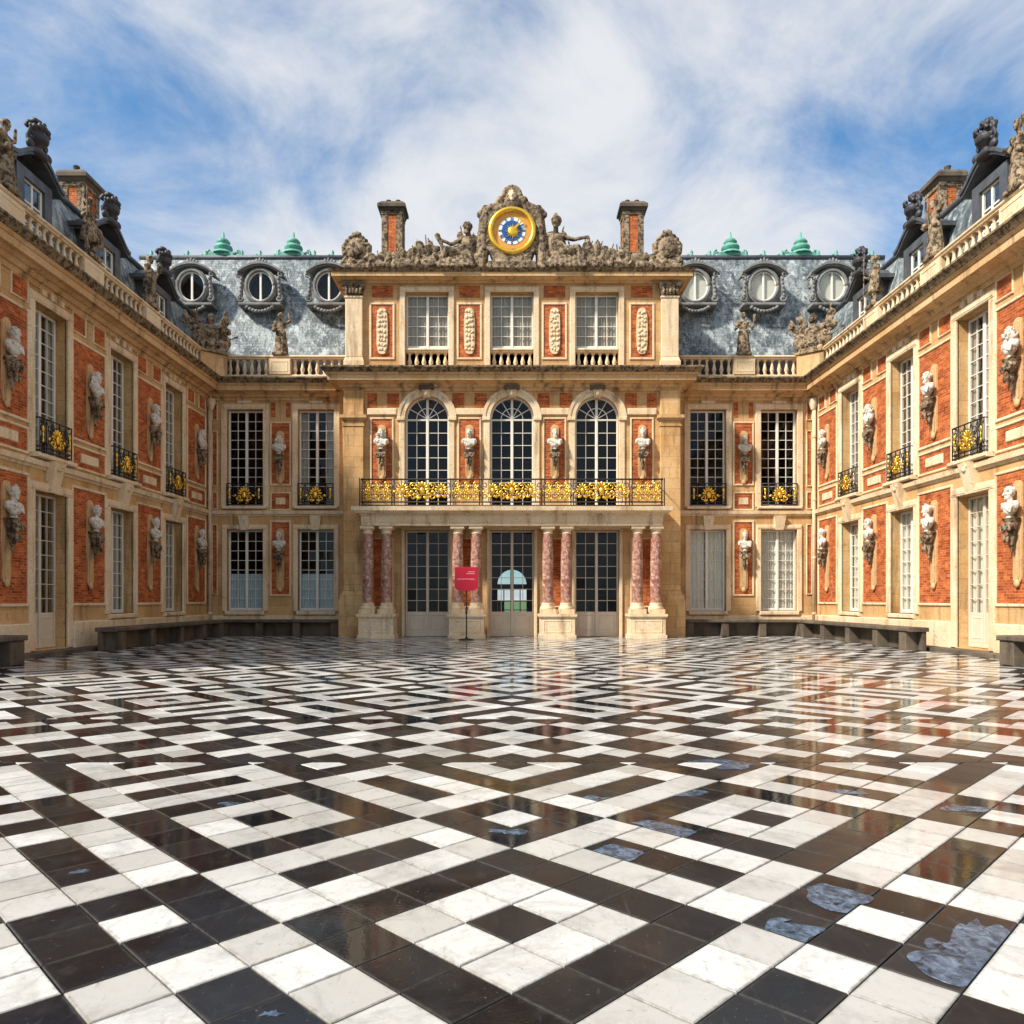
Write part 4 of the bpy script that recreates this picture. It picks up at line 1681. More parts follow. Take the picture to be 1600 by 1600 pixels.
    chimney(W, X(3.5), 3.4, 13.5, 17.2, 1.0, 0.8)
    dp = MB()
    dp.tube([(X(0.22), -0.12, 0.15), (X(0.22), -0.12, 9.9)], 0.075, 8)
    for z in (0.9, 3.2, 5.6, 8.2):
        dp.lathe([(0.10, 0), (0.10, 0.08)], (X(0.22), -0.12, z), 8)
    dp.lathe([(0.09, 0), (0.2, 0.3), (0.2, 0.45)], (X(0.22), -0.16, 9.35), 8)
    dp.build('drainpipe', 'trim', W)
    return W


WL_ = wing(-1, 'left palace wing of brick and stone in shade, running towards the viewer')
WR_ = wing(1, 'right palace wing of brick and stone brightly lit, running towards the viewer')

# ------------------------------------------------------------------ sculpture
def head(m, c, s, turn=0.0, hair='short', rnd=None):
    """head with brow, nose, mouth, ears and hair; c is its centre, faces -y before turning"""
    k = MB()
    k.ell((0, 0.005, 0.02), (0.115, 0.145, 0.15), 14, 10)
    k.ell((0, -0.03, -0.08), (0.085, 0.105, 0.11), 12, 8)
    k.cap((0, -0.135, 0.03), (0, -0.168, -0.045), 0.020, 0.028, 8)
    k.cap((-0.065, -0.125, 0.045), (0.065, -0.125, 0.045), 0.022, 0.022, 8)
    k.cap((-0.035, -0.118, -0.10), (0.035, -0.118, -0.10), 0.020, 0.020, 8)
    k.ell((0, -0.105, -0.155), (0.045, 0.04, 0.035), 8, 6)
    for q in (-1, 1):
        k.ell((q * 0.055, -0.10, -0.03), (0.04, 0.035, 0.045), 8, 6)
        k.ell((q * 0.117, 0.01, -0.01), (0.02, 0.035, 0.05), 8, 6)
        k.ell((q * 0.048, -0.122, 0.012), (0.022, 0.016, 0.014), 8, 5)
    rnd = rnd or random.Random(1)
    if hair == 'helmet':
        k.ell((0, 0.02, 0.07), (0.15, 0.185, 0.14), 12, 8)
        k.cap((0, -0.12, 0.15), (0, 0.2, 0.12), 0.045, 0.06, 8)
        k.cap((0, -0.05, 0.22), (0, 0.22, 0.05), 0.05, 0.06, 8)
    else:
        for i in range(46):
            a = rnd.uniform(0, 6.283)
            e = rnd.uniform(0.05, 1.5)
            d = Vector((math.cos(a) * math.cos(e) * 0.125, math.sin(a) * math.cos(e) * 0.155, math.sin(e) * 0.16 + 0.015))
            if d.y < -0.075 and d.z < 0.11:
                continue
            k.ell(d, (rnd.uniform(0.025, 0.045),) * 3, 7, 5)
        if hair == 'wig':
            for i in range(60):
                z = rnd.uniform(-0.42, 0.06)
                q = rnd.choice((-1, 1))
                k.ell((q * rnd.uniform(0.11, 0.19), rnd.uniform(-0.07, 0.13), z), (rnd.uniform(0.035, 0.06),) * 3, 7, 5)
        if hair == 'beard':
            for i in range(24):
                k.ell((rnd.uniform(-0.07, 0.07), rnd.uniform(-0.13, -0.06), rnd.uniform(-0.26, -0.13)), (rnd.uniform(0.022, 0.035),) * 3, 7, 5)
    mt = Matrix.Rotation(turn, 3, 'Z')
    k.v = [tuple(mt @ (Vector(v) * s) + Vector(c)) for v in k.v]
    m.add(k.v, k.f, 0, True)


def bust_mesh(hair, turn, seed):
    rnd = random.Random(seed)
    m = MB()
    m.ell((0, 0, 0.34), (0.30, 0.17, 0.22), 14, 10)
    m.cap((-0.24, 0.01, 0.44), (0.24, 0.01, 0.44), 0.115, 0.115, 12)
    m.ell((0, -0.03, 0.24), (0.21, 0.15, 0.17), 12, 8)
    m.lathe([(0.12, -0.0), (0.13, 0.03), (0.075, 0.08), (0.075, 0.12), (0.15, 0.2)], (0, 0, 0), 12)
    m.cap((0, 0.0, 0.50), (0, -0.015, 0.68), 0.095, 0.08, 10)
    for i in range(7):                                    # drapery folds over the chest
        t = i / 6
        m.cap((-0.30 + 0.12 * t, -0.08 - 0.06 * t, 0.50 - 0.1 * t), (0.26 - 0.02 * t, -0.12 - 0.05 * t, 0.42 - 0.22 * t), 0.030, 0.036, 8)
    for q in (-1, 1):
        m.ell((q * 0.29, 0.0, 0.40), (0.09, 0.11, 0.14), 10, 8)
    head(m, (0, -0.02, 0.80), 1.1, turn, hair, rnd)
    return remeshed(m, 'bust', 'marble', 0.016, 2)


BUSTS = [bust_mesh('wig', 0.35, 1), bust_mesh('short', -0.4, 2), bust_mesh('beard', 0.15, 3), bust_mesh('helmet', -0.2, 4)]
cm = MB()
cm.lathe([(0.02, -0.92), (0.06, -0.86), (0.05, -0.78), (0.09, -0.7), (0.08, -0.6), (0.15, -0.48), (0.13, -0.36), (0.2, -0.24), (0.23, -0.16), (0.2, -0.1), (0.27, -0.06), (0.28, 0.0)], (0, 0, 0), 14, 0, 1.0, 0.85)
for q in (-1, 1):
    scroll(cm, q * 0.14, -0.26, 0.12, 1.4, 0, q, -0.17, 0.045)
    cm.ell((q * 0.07, -0.17, -0.55), (0.05, 0.05, 0.14), 8, 6)
CONSOLE = cm.mesh('console', ['statue'])


def plate_mesh(w, z0, z1):
    m = MB()
    pts = [(-w / 2, z1 - w / 2)]
    lo = []
    n = 10
    for i in range(n + 1):
        a = math.pi * i / n
        lo.append((w / 2 * math.cos(a), z1 - w / 2 + w / 2 * math.sin(a)))
    for i in range(n + 1):
        a = math.pi + math.pi * i / n
        lo.append((w / 2 * math.cos(a), z0 + w / 2 + w / 2 * math.sin(a)))
    m.poly(lo, -0.045, 0.02)
    q = [(x * 0.62, (z - (z0 + z1) / 2) * 0.94 + (z0 + z1) / 2) for x, z in lo]
    m.poly(q, -0.065, -0.04)
    m.lathe([(0.0, 0.0), (0.07, 0.03), (0.1, 0.1), (0.06, 0.2), (0.02, 0.22)], (0, -0.05, z0 - 0.1), 10, 0, 1, 0.6)
    return m.mesh('back_plate', ['cornice'])


PLATE_UP = plate_mesh(0.32, -1.12, 1.02)
PLATE_LO = plate_mesh(0.32, -1.62, 0.95)


def portrait(x, y, z, rz, k, low, label, sc=0.78):
    t = empty('portrait_bust', (x, y, z), rz)
    tag(t, label, 'bust', 'marble busts on wall brackets')
    q = place('bust', BUSTS[k % 4], t, (0, -0.23, 0.0))
    q.scale = (sc, sc, sc)
    q = place('console', CONSOLE, t, (0, -0.20, 0.005))
    q.scale = (0.82, 0.82, 0.9)
    place('back_plate', PLATE_LO if low else PLATE_UP, t, (0, -0.015, 0))


ordn = ['nearest the corner', 'second from the corner', 'third from the corner', 'fourth from the corner']
kb_ = 0
for s, nm in ((-1, 'left'), (1, 'right')):
    for k, d in enumerate(PIERS[:4]):
        for low in (False, True):
            portrait(s * 12.62, 32 - d, 3.52 if low else 7.5, R(90) if s < 0 else R(-90), kb_, low,
                     'white marble bust on the %s storey of the %s wing, %s' % ('lower' if low else 'upper', nm, ordn[k]))
            kb_ += 1
    for low in (False, True):
        portrait(s * 9.64, 32.0, 3.52 if low else 7.5, 0, kb_, low, 'white marble bust between the two %s windows of the %s set back facade' % ('lower' if low else 'upper', nm))
        kb_ += 1
for x, t in ((-5.16, 'left of the left arched window'), (-1.69, 'between the left and middle arched windows'), (1.69, 'between the middle and right arched windows'), (5.16, 'right of the right arched window')):
    portrait(x, 30.5, 7.42, 0, kb_, False, 'white marble bust on brick panel above the balcony, ' + t, 0.8)
    kb_ += 1


def statue_mesh(kind, seed):
    """standing draped figure, 1.75 m, facing -y"""
    rnd = random.Random(seed)
    m = MB()
    m.box(-0.3, 0.3, -0.25, 0.25, -0.02, 0.10)
    m.cap((-0.10, 0, 0.12), (-0.11, -0.02, 0.50), 0.075, 0.085)
    m.cap((0.12, -0.06, 0.12), (0.12, -0.09, 0.50), 0.07, 0.085)
    m.cap((-0.10, -0.02, 0.50), (-0.09, 0, 0.90), 0.09, 0.13)
    m.cap((0.12, -0.09, 0.50), (0.09, 0, 0.90), 0.09, 0.13)
    m.ell((-0.10, -0.08, 0.11), (0.06, 0.12, 0.05)); m.ell((0.13, -0.15, 0.11), (0.06, 0.12, 0.05))
    m.ell((0, 0, 0.95), (0.19, 0.14, 0.16), 12, 8)
    m.ell((0, 0, 1.22), (0.19, 0.13, 0.22), 12, 8)
    m.cap((-0.17, 0, 1.36), (0.17, 0, 1.36), 0.085, 0.085)
    m.cap((0, 0, 1.40), (0, -0.02, 1.52), 0.065, 0.055)
    head(m, (0, -0.03, 1.65), 0.78, rnd.uniform(-0.6, 0.6), 'helmet' if kind == 1 else 'short', rnd)
    for i in range(12):                                    # hanging robe
        a = 2 * math.pi * i / 12
        m.cap((0.15 * math.cos(a), 0.11 * math.sin(a), 1.0), (0.23 * math.cos(a) + 0.02, 0.19 * math.sin(a), 0.16 if kind != 1 else 0.55), 0.06, 0.075, 8)
    m.cap((-0.22, -0.05, 1.40), (0.18, -0.12, 0.95), 0.07, 0.07, 8)
    if kind == 0:
        m.cap((-0.24, 0, 1.36), (-0.34, -0.06, 1.08), 0.065, 0.055); m.cap((-0.34, -0.06, 1.08), (-0.26, -0.24, 1.14), 0.05, 0.04)
        m.cap((0.24, 0, 1.36), (0.36, -0.05, 1.12), 0.065, 0.055); m.cap((0.36, -0.05, 1.12), (0.42, -0.14, 1.36), 0.05, 0.04)
        m.cap((0.42, -0.14, 1.36), (0.44, -0.16, 1.62), 0.05, 0.09)
    elif kind == 1:
        m.cap((-0.24, 0, 1.36), (-0.38, -0.02, 1.12), 0.065, 0.055); m.cap((-0.38, -0.02, 1.12), (-0.44, -0.18, 1.22), 0.05, 0.04)
        m.cap((-0.45, -0.2, 0.1), (-0.44, -0.19, 1.95), 0.025, 0.025)
        m.cap((0.24, 0, 1.36), (0.34, -0.05, 1.06), 0.065, 0.055)
        m.ell((0.38, -0.14, 0.72), (0.22, 0.06, 0.34), 12, 8)
    else:
        m.cap((-0.24, 0, 1.36), (-0.33, -0.02, 1.06), 0.065, 0.055); m.cap((-0.33, -0.02, 1.06), (-0.20, -0.2, 0.96), 0.05, 0.04)
        m.cap((0.24, 0, 1.36), (0.40, 0, 1.46), 0.065, 0.055); m.cap((0.40, 0, 1.46), (0.34, -0.06, 1.72), 0.05, 0.04)
        m.ell((-0.18, -0.24, 1.02), (0.13, 0.09, 0.11))
    return remeshed(m, 'statue', 'statue', 0.022, 2)


STAT = [statue_mesh(k, 10 + k) for k in range(3)]
place_n = ['nearest the corner', 'in the middle', 'nearest the edge of the picture']
for s, nm in ((-1, 'left'), (1, 'right')):
    for k, d in enumerate(PIERS[1:4]):
        o = place('statue', STAT[(k + (s > 0)) % 3], None, (s * 12.62, 32 - d, 11.66), (0, 0, R(90) if s < 0 else R(-90)))
        o.scale = (0.98, 0.98, 1.0)
        tag(o, 'draped stone statue on the %s wing balustrade, %s' % (nm, place_n[k]), 'statue', 'statues on the wing balustrades')
    o = place('statue', STAT[2 if s < 0 else 0], None, (s * 9.64, 32.02, 11.66), (0, 0, 0))
    tag(o, 'small stone statue on the balustrade in front of the %s slate roof' % nm, 'statue')


def trophy_mesh(seed, hgt=2.2, wid=1.0, mat='statue', vox=0.035):
    """arms trophy: cuirass, helmet, shields, banners and spears"""
    rnd = random.Random(seed)
    m = MB()
    m.box(-0.45 * wid, 0.45 * wid, -0.35, 0.35, 0, 0.22)
    m.lathe([(0.16, 0.2), (0.3, 0.42), (0.26, 0.62), (0.33, 0.95), (0.28, 1.15), (0.12, 1.25)], (0, 0, 0), 12, 0, wid, 0.8)
    m.cap((0, 0, 1.2), (0, 0, 1.4), 0.1, 0.1)
    m.ell((0, -0.02, 1.5), (0.17, 0.2, 0.19), 12, 8)
    m.cap((0, -0.12, 1.68), (0, 0.24, 1.5), 0.06, 0.09)
    m.cap((0, 0.0, 1.75), (0, 0.2, 1.72), 0.05, 0.06)
    for s in (-1, 1):
        m.ell((s * 0.42 * wid, -0.1, 0.55), (0.30 * wid, 0.09, 0.40), 12, 8, (0.1, 0.25 * s, 0))
        m.ell((s * 0.36 * wid, -0.1, 1.08), (0.14, 0.13, 0.16))
        for k in range(3):
            a = R(18 + 17 * k + rnd.uniform(-4, 4))
            L = hgt * rnd.uniform(0.72, 1.0)
            e = (s * math.sin(a) * L * wid * 0.75, 0.14, 0.2 + math.cos(a) * L * 0.92)
            m.cap((0, 0.14, 0.35), e, 0.035, 0.03, 8)
            m.ell(e, (0.05, 0.04, 0.13), 8, 6, (0, s * a, 0))
            if k < 2:
                for q in range(4):
                    f = 0.55 + 0.1 * q
                    p = (e[0] * f + s * 0.05 * q, 0.16 + rnd.uniform(-0.06, 0.06), 0.35 + (e[2] - 0.35) * f - 0.12 * rnd.random())
                    m.ell(p, (0.13, 0.07, 0.17), 8, 6, (0, rnd.uniform(-0.6, 0.6), 0))
    for k in range(16):
        m.ell((rnd.uniform(-0.5, 0.5) * wid, rnd.uniform(-0.3, 0.1), rnd.uniform(0.15, 0.5)), (rnd.uniform(0.07, 0.15),) * 3, 8, 6)
    return remeshed(m, 'trophy', mat, vox, 1)


TROPHY = trophy_mesh(5)
for s, nm in ((-1, 'left'), (1, 'right')):
    o = place('stone_trophy', TROPHY, None, (s * 12.30, 31.35, 11.5), (0, 0, s * R(-40)))
    o.scale = (1.1, 1.1, 0.95)
    tag(o, 'trophy of arms on the balustrade at the %s inner corner' % nm, 'sculpture', 'trophies at the inner corners')
    b = MB()
    b.bbox(-0.55, 0.55, -0.35, 0.35, 0, 0.92, 0.03)
    b.mould(-0.55, 0.55, -0.35, 0.35, [(0.92, 1.0, 0.05, 0.08)])
    o = b.build('corner_pedestal', 'cornice', None, (s * 12.30, 31.4, 10.59), (0, 0, s * R(-40)))
    tag(o, 'dark stone pedestal under the trophy at the %s inner corner of the balustrade' % nm, 'pedestal')

def plume_mesh():
    """squat lead urn overflowing with leaves and a flame"""
    rnd = random.Random(12)
    m = MB()
    m.ell((0, 0, 0.06), (0.42, 0.26, 0.16), 12, 8)
    m.lathe([(0.2, 0.1), (0.12, 0.24), (0.14, 0.28), (0.33, 0.46), (0.36, 0.6), (0.26, 0.68), (0.3, 0.74)], (0, 0, 0), 14)
    for k in range(34):
        a, e = rnd.uniform(0, 6.283), rnd.uniform(0, 1.5)
        m.ell((0.34 * math.cos(a) * math.cos(e), 0.3 * math.sin(a) * math.cos(e), 0.76 + 0.34 * math.sin(e)), (rnd.uniform(0.07, 0.13), 0.08, rnd.uniform(0.07, 0.12)), 8, 6, (0, rnd.uniform(-1, 1), a))
    for s in (-1, 1):
        scroll(m, s * 0.4, 0.5, 0.16, 1.1, R(90), s, 0, 0.06)
        m.cap((s * 0.3, 0, 0.62), (s * 0.42, 0, 0.62), 0.06, 0.06)
        m.ell((s * 0.46, -0.05, 0.16), (0.16, 0.12, 0.16))
    return remeshed(m, 'urn', 'darklead', 0.03, 1)


LEADT = plume_mesh()
for s, nm in ((-1, 'left'), (1, 'right')):
    for k, d in enumerate(BAYS[:3]):
        o = place('lead_urn', LEADT, None, (s * (12.62 + 0.35), 32 - d, 13.62), (0, 0, R(90) if s < 0 else R(-90)))
        o.scale = (0.85, 0.8, 0.85)
        tag(o, 'dark lead urn of leaves crowning the %s wing dormer, %s' % (nm, place_n[k]), 'urn', 'lead urns on dormers')

# ---- crown of the attic: clock, two reclining gods, trophies
AY, AZ = 30.28, 14.46
ck = empty('facade_clock', (0, AY, AZ))
tag(ck, 'round gilded clock with blue dial in carved stone surround on the attic', 'clock')
CZ = 1.50
m = MB()
m.box(-0.95, 0.95, -0.28, 0.45, 0, 0.30)
m.frus(-0.7, 0.7, -0.22, 0.4, 0.28, -0.9, 0.9, -0.2, 0.4, 0.8)
n = 32
ring = [(1.06 * math.cos(2 * math.pi * i / n), CZ + 1.06 * math.sin(2 * math.pi * i / n)) for i in range(n)]
m.poly(ring, -0.12, 0.4)
for i in range(30):
    a = R(-35 + 250 * i / 29)
    rr = 1.12
    m.ell((rr * math.cos(a), 0.02, CZ + rr * math.sin(a)), (0.16, 0.16, 0.13), 8, 6, (0, -a, 0))
for s in (-1, 1):
    m.cap((s * 1.05, 0.05, CZ + 0.75), (s * 1.25, 0.1, 0.15), 0.22, 0.3)
    m.cap((s * 0.55, 0.05, CZ + 1.12), (s * 1.12, 0.05, CZ + 0.82), 0.16, 0.2)
    m.ell((s * 1.05, 0.0, CZ + 0.95), (0.14, 0.12, 0.16))
    m.ell((s * 1.3, 0.0, CZ + 0.72), (0.1, 0.1, 0.13))
    m.ell((s * 0.45, 0.0, CZ + 1.25), (0.2, 0.16, 0.2))
m.cap((0, 0.05, CZ + 1.05), (0, 0.05, CZ + 1.55), 0.34, 0.22)
for i in range(9):
    a = R(10 + 160 * i / 8)
    m.ell((0.33 * math.cos(a), 0.02, CZ + 1.42 + 0.36 * math.sin(a)), (0.11, 0.14, 0.13))
mask = remeshed(m, 'clock_surround', 'statue', 0.035, 1)
place('clock_surround', mask, ck)
m = MB()
head(m, (0, -0.16, CZ + 1.36), 1.15, 0, 'short', random.Random(3))
place('carved_mask', remeshed(m, 'carved_mask', 'trim', 0.022, 1), ck)


def ring_mesh(r0, r1, y, t, mat, name, n=40):
    """moulded ring lying in the x-z plane"""
    k = MB()
    prof = [(r0, 0.0), (r0 + (r1 - r0) * 0.2, -t), (r0 + (r1 - r0) * 0.75, -t * 0.9), (r1, -t * 0.3), (r1, 0.08)]
    vs, fs = [], []
    for r, d in prof:
        for i in range(n):
            a = 2 * math.pi * i / n
            vs.append((r * math.cos(a), y + d, CZ + r * math.sin(a)))
    for j in range(len(prof) - 1):
        for i in range(n):
            i2 = (i + 1) % n
            fs.append((j * n + i, j * n + i2, (j + 1) * n + i2, (j + 1) * n + i))
    k.add(vs, fs, 0, True)
    return k.build(name, mat, ck)


def disc(r, y0, y1, mat, name, n=40):
    k = MB()
    k.poly([(r * math.cos(2 * math.pi * i / n), CZ + r * math.sin(2 * math.pi * i / n)) for i in range(n)], y0, y1)
    return k.build(name, mat, ck)


ring_mesh(0.75, 0.95, -0.16, 0.14, 'gold', 'gilded_rim')
disc(0.80, -0.16, -0.10, 'orange', 'dial')
disc(0.535, -0.175, -0.158, 'enamel', 'hour_band')
disc(0.40, -0.19, -0.174, 'blue', 'blue_disc')
num = ['XII', 'I', 'II', 'III', 'IV', 'V', 'VI', 'VII', 'VIII', 'IX', 'X', 'XI']
for hh, tx in enumerate(num):
    a = math.pi / 2 - 2 * math.pi * hh / 12
    cxn, czn = 0.465 * math.cos(a), CZ + 0.465 * math.sin(a)
    th_ = a - math.pi / 2
    ct, sn = math.cos(th_), math.sin(th_)

    def tr(u, v):
        return (cxn + u * ct - v * sn, czn + u * sn + v * ct)
    wd = {'I': 0.032, 'V': 0.062, 'X': 0.062}
    tot = sum(wd[c_] for c_ in tx)
    u = -tot / 2
    dial_hours = MB()
    for c_ in tx:
        wc = wd[c_]
        strokes = {'I': [((0, -0.06), (0, 0.06))], 'V': [((-0.02, 0.06), (0, -0.06)), ((0.02, 0.06), (0, -0.06))], 'X': [((-0.02, 0.06), (0.02, -0.06)), ((0.02, 0.06), (-0.02, -0.06))]}[c_]
        for (ua, va), (ub, vb) in strokes:
            d = Vector((ub - ua, vb - va)).normalized()
            e_ = Vector((-d.y, d.x)) * 0.010
            cc = u + wc / 2
            dial_hours.poly([tr(cc + ua - e_.x, va - e_.y), tr(cc + ub - e_.x, vb - e_.y), tr(cc + ub + e_.x, vb + e_.y), tr(cc + ua + e_.x, va + e_.y)][::1], -0.182, -0.174)
        u += wc
    dial_hours.build('numeral', 'blue', ck)
m = MB()
m.ell((0.03, -0.20, CZ - 0.03), (0.19, 0.06, 0.20), 16, 8)
for i in range(16):
    a = 2 * math.pi * i / 16
    L = 0.33 if i % 2 == 0 else 0.27
    m.poly([(0.03 + 0.17 * math.cos(a - 0.12), CZ - 0.03 + 0.17 * math.sin(a - 0.12)), (0.03 + L * math.cos(a), CZ - 0.03 + L * math.sin(a)), (0.03 + 0.17 * math.cos(a + 0.12), CZ - 0.03 + 0.17 * math.sin(a + 0.12))], -0.215, -0.19)
m.build('gilded_sun', 'gold', ck)
m = MB()
a = R(48)
m.poly([(0.03 + 0.1 * math.cos(a - 0.5), CZ - 0.03 + 0.1 * math.sin(a - 0.5)), (0.03 + 0.58 * math.cos(a - 0.05), CZ - 0.03 + 0.58 * math.sin(a - 0.05)), (0.03 + 0.58 * math.cos(a + 0.05), CZ - 0.03 + 0.58 * math.sin(a + 0.05)), (0.03 + 0.1 * math.cos(a + 0.5), CZ - 0.03 + 0.1 * math.sin(a + 0.5))], -0.275, -0.255)
m.ell((0.03 + 0.45 * math.cos(a), -0.265, CZ - 0.03 + 0.45 * math.sin(a)), (0.08, 0.02, 0.045), 8, 5, (0, -a, 0))
m.build('clock_hand', 'gold', ck)


def reclining(kind):
    """seated god leaning on the clock; clock is towards +x; facing -y"""
    m = MB()
    m.ell((0.0, 0.1, 0.22), (0.85, 0.35, 0.24), 14, 8)                # rock and drapery
    m.ell((-0.55, 0.05, 0.18), (0.5, 0.3, 0.2), 12, 8)
    m.ell((0.15, 0.0, 0.52), (0.24, 0.22, 0.2), 12, 8)                # pelvis
    m.cap((0.16, 0, 0.58), (0.22, 0.02, 0.95), 0.19, 0.23)            # torso
    m.cap((0.02, 0.0, 1.10), (0.42, 0.04, 1.12), 0.11, 0.11)
    m.cap((0.22, 0, 1.14), (0.21, -0.02, 1.32), 0.09, 0.08)
    m.cap((0.10, -0.08, 0.52), (-0.42, -0.2, 0.66), 0.16, 0.12)       # near leg bent
    m.cap((-0.42, -0.2, 0.66), (-0.62, -0.2, 0.22), 0.11, 0.075)
    m.cap((-0.62, -0.2, 0.18), (-0.82, -0.22, 0.15), 0.07, 0.05)
    m.cap((0.10, 0.08, 0.48), (-0.48, 0.0, 0.44), 0.15, 0.12)         # far leg stretched
    m.cap((-0.48, 0.0, 0.44), (-1.0, -0.05, 0.24), 0.11, 0.07)
    m.cap((0.46, 0.02, 1.10), (0.68, -0.04, 0.86), 0.085, 0.075)      # arm on the clock
    m.cap((0.68, -0.04, 0.86), (0.86, -0.1, 1.05), 0.07, 0.05)
    if kind == 0:
        m.cap((0.0, 0.0, 1.08), (-0.30, -0.04, 0.90), 0.085, 0.07)
        m.cap((-0.30, -0.04, 0.90), (-0.58, -0.1, 1.02), 0.065, 0.05)
        m.cap((-0.55, -0.1, 0.75), (-0.72, -0.1, 1.18), 0.045, 0.09)  # club
        head(m, (0.20, -0.05, 1.47), 1.05, -0.5, 'beard', random.Random(8))
    else:
        m.cap((0.0, 0.0, 1.08), (-0.34, 0.0, 1.0), 0.085, 0.07)
        m.cap((-0.34, 0.0, 1.0), (-0.76, -0.06, 1.06), 0.065, 0.05)
        m.cap((-0.76, -0.06, 1.06), (-0.84, -0.06, 0.72), 0.05, 0.04)
        m.ell((-0.86, -0.1, 0.5), (0.16, 0.08, 0.28))
        head(m, (0.20, -0.05, 1.52), 1.1, 0.4, 'helmet', random.Random(8))
        m.cap((0.2, 0.0, 1.7), (0.2, 0.12, 1.82), 0.06, 0.05)
    m.ell((0.28, 0.22, 0.85), (0.42, 0.16, 0.52), 12, 8)              # cloak behind the back
    m.ell((0.02, 0.2, 0.5), (0.7, 0.2, 0.35), 12, 8)
    m.cap((0.5, 0.1, 0.3), (0.62, 0.1, 1.0), 0.26, 0.16)
    m.cap((0.3, -0.05, 1.12), (-0.05, -0.16, 0.62), 0.09, 0.12)
    m.cap((-0.1, -0.12, 0.62), (-0.6, -0.1, 0.5), 0.15, 0.14)
    for k in range(8):
        t = k / 7
        m.cap((0.3 - 0.9 * t, -0.2, 0.42 - 0.1 * t), (0.35 - 1.0 * t, -0.3, 0.06), 0.06, 0.08, 8)
    return remeshed(m, 'reclining_god', 'statue', 0.028, 1)


o = place('reclining_figure', reclining(0), None, (-2.0, AY, AZ))
o.scale = (1.3, 1.15, 1.14)
tag(o, 'stone god reclining on the left of the gilded clock', 'statue')
o = place('reclining_figure', reclining(1), None, (2.0, AY, AZ))
o.scale = (-1.3, 1.15, 1.24)
tag(o, 'helmeted stone god reclining on the right of the gilded clock', 'statue')


def mound(seed):
    """low heap of shields, drums, helmets and lions' skins"""
    rnd = random.Random(seed)
    m = MB()
    m.ell((0, 0, 0.12), (0.62, 0.3, 0.18), 12, 8)
    m.ell((-0.3, -0.12, 0.3), (0.26, 0.08, 0.28), 12, 8, (0.2, rnd.uniform(-0.5, 0.5), 0))
    m.lathe([(0.17, 0.1), (0.19, 0.16), (0.17, 0.22), (0.17, 0.4), (0.19, 0.45)], (0.28, -0.05, 0), 12)
    m.ell((0.05, -0.1, 0.42), (0.15, 0.16, 0.15))
    m.cap((0.05, -0.2, 0.54), (0.05, 0.1, 0.48), 0.04, 0.06)
    for k in range(5):
        x = rnd.uniform(-0.45, 0.45)
        m.cap((x, 0.05, 0.12), (x + rnd.uniform(-0.35, 0.35), 0.05, rnd.uniform(0.45, 0.72)), 0.035, 0.028, 8)
    for k in range(10):
        m.ell((rnd.uniform(-0.6, 0.6), rnd.uniform(-0.28, 0), rnd.uniform(0.06, 0.35)), (rnd.uniform(0.06, 0.13),) * 3, 8, 6)
    return remeshed(m, 'heap', 'statue', 0.03, 1)


HEAPS = [mound(31), mound(32)]
for s, nm in ((-1, 'left'), (1, 'right')):
    for k, (x, sc, t) in enumerate(((3.3, 1.75, 'beside the reclining god'), (4.25, 1.3, 'between god and corner'), (5.2, 1.0, 'next to the corner cartouche'))):
        o = place('carved_heap', HEAPS[(k + (s > 0)) % 2], None, (s * x, AY, AZ))
        o.scale = (1.08 * (s if k == 1 else 1), 1, sc * 1.15)
        tag(o, 'low carved heap of arms on the %s attic cornice, %s' % (nm, t), 'sculpture', 'carved arms on the attic cornice')

    for x, sc, t in ((1.55, 1.2, 'next to the clock'), (2.7, 0.85, 'at the feet of the god')):
        o = place('stone_trophy', TROPHY, None, (s * x, AY + 0.42, AZ), (0, 0, 0))
        o.scale = (0.85 * s, 0.6, 0.80 * sc)
        tag(o, 'carved trophy of banners behind the %s reclining god, %s' % (nm, t), 'sculpture', 'trophies behind the reclining gods')


def cartouche(seed):
    rnd = random.Random(seed)
    m = MB()
    m.box(-0.5, 0.5, -0.28, 0.28, 0, 0.18)
    for s in (-1, 1):
        m.cap((s * 0.15, 0, 0.2), (s * 0.42, -0.05, 0.42), 0.16, 0.12)
        m.ell((s * 0.44, -0.05, 0.3), (0.17, 0.18, 0.16))
        m.ell((s * 0.22, -0.16, 0.24), (0.14, 0.1, 0.12))
        m.cap((s * 0.46, 0, 0.72), (s * 0.50, 0, 1.02), 0.10, 0.08)
    m.ell((0, 0, 0.88), (0.46, 0.2, 0.52), 16, 10)
    m.ell((0, -0.12, 0.88), (0.34, 0.16, 0.40), 16, 10)
    for i in range(18):
        a = 2 * math.pi * i / 18
        m.ell((0.45 * math.cos(a), -0.06, 0.88 + 0.52 * math.sin(a)), (0.1, 0.1, 0.1), 8, 6)
    m.ell((0, -0.02, 1.45), (0.2, 0.16, 0.13))
    for k in range(-1, 2):
        m.ell((0.12 * k, -0.02, 1.56 - 0.04 * abs(k)), (0.07, 0.07, 0.09))
    return remeshed(m, 'cartouche', 'statue', 0.03, 1)


CART = cartouche(4)
for s, nm in ((-1, 'left'), (1, 'right')):
    o = place('stone_cartouche', CART, None, (s * 6.12, AY, AZ))
    o.scale = (1.05, 1, 0.95 if s < 0 else 1.0)
    tag(o, 'oval carved stone cartouche on the %s end of the attic cornice' % nm, 'sculpture', 'cartouches at the attic corners')

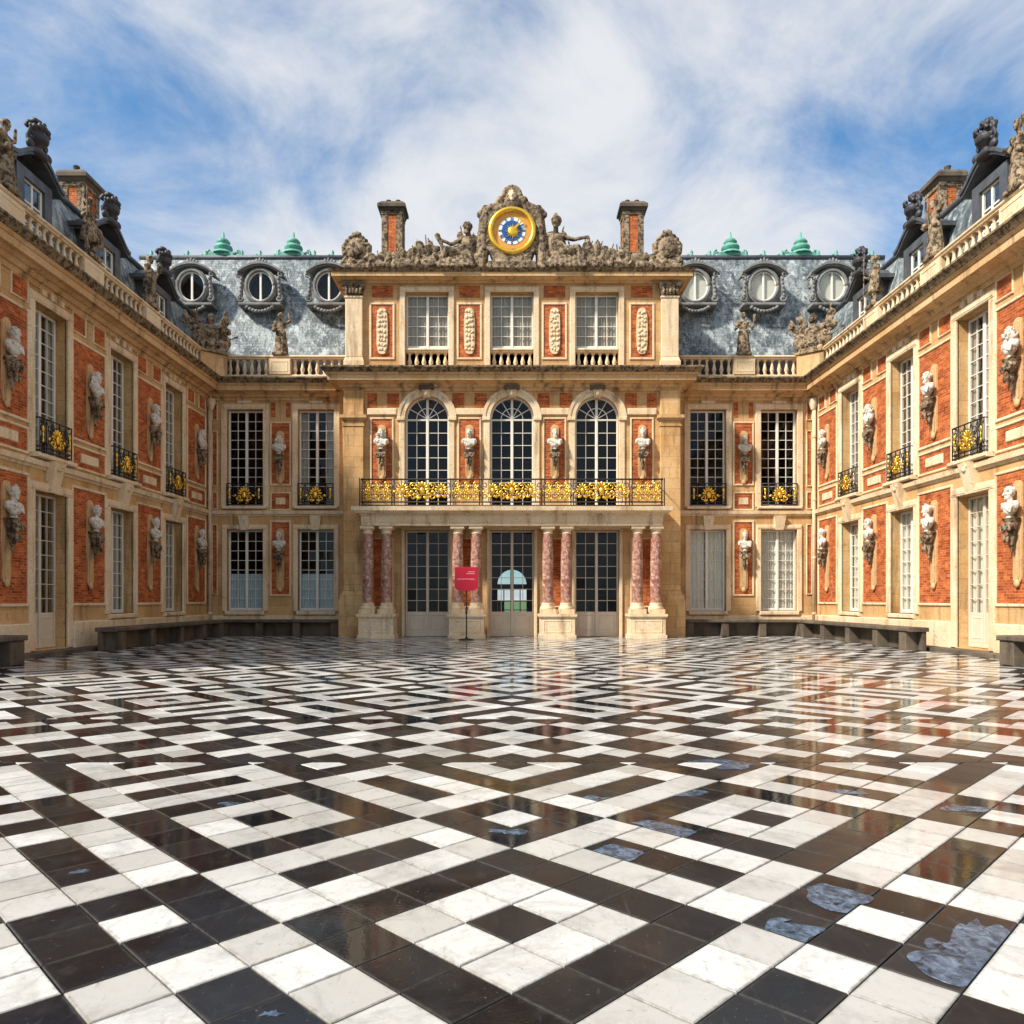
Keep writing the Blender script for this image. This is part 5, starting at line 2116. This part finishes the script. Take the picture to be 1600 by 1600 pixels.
# ------------------------------------------------------------------ benches
def bench(label, x, y, rz, L, sup):
    t = empty('stone_bench', (x, y, 0.0), rz)
    tag(t, label, 'bench', 'stone benches round the court')
    m = MB()
    m.bbox(-L / 2, L / 2, -0.30, 0.30, 0.58, 0.70, 0.025)
    m.build('seat', 'greystone', t)
    for c, w_ in sup:
        b = MB()
        b.bbox(c - w_ / 2, c + w_ / 2, -0.25, 0.11, FL, 0.578, 0.02)
        b.build('support', 'greystone', t)
    k = MB()
    k.bbox(-L / 2 + 0.03, L / 2 - 0.03, 0.12, 0.24, FL, 0.577, 0.01)
    k.build('back_slab', 'greystone', t)
    return t


for s, nm in ((-1, 'left'), (1, 'right')):
    rz = R(90) if s < 0 else R(-90)
    bench('dark stone bench along the %s wing, from the corner to the door' % nm, s * 11.62, 26.3, rz, 8.7, [(-3.9, 0.5), (-1.9, 0.3), (0.2, 0.3), (2.2, 0.3), (3.9, 0.4)])
    bench('dark stone bench beside the %s wing at the edge of the picture' % nm, s * 11.25, 14.6, rz, 5.6, [(-2.5, 0.5), (-0.8, 0.3), (0.9, 0.3), (2.5, 0.5)])
    bench('dark stone bench under the windows of the %s set back facade' % nm, s * 9.35, 31.0, 0, 5.0, [(-2.25, 0.35), (-0.8, 0.3), (0.7, 0.3), (2.25, 0.35)])

# ------------------------------------------------------------------ red sign on its post
sg = empty('sign_board', (-1.66, 28.0, FL))
tag(sg, 'red information sign on a post in front of the columns left of the middle door', 'sign')
m = MB()
m.lathe([(0.28, 0), (0.28, 0.03), (0.06, 0.06), (0.05, 0.1)], (0, 0, 0), 20)
m.build('base', 'iron', sg)
m = MB()
m.tube([(0, 0, 0.08), (0, 0, 1.95)], 0.022, 10)
m.build('post', 'iron', sg)
m = MB()
m.bbox(-0.42, 0.42, -0.05, 0.03, 2.20, 2.66, 0.01)
m.build('upper_panel', 'red', sg)
m = MB()
pts = [(-0.42, 1.90), (-0.30, 1.80), (0.30, 1.80), (0.42, 1.90), (0.42, 2.18), (-0.42, 2.18)]
m.poly(pts, -0.09, 0.03)
m.build('lower_panel', 'red', sg)
for a_, b_, z_ in ((-0.33, 0.30, 2.205), (0.06, 0.30, 2.47), (0.0, 0.30, 2.40)):
    m = MB()
    m.box(a_, b_, -0.056, -0.045, z_, z_ + 0.03)
    m.build('printed_line', 'pink', sg)
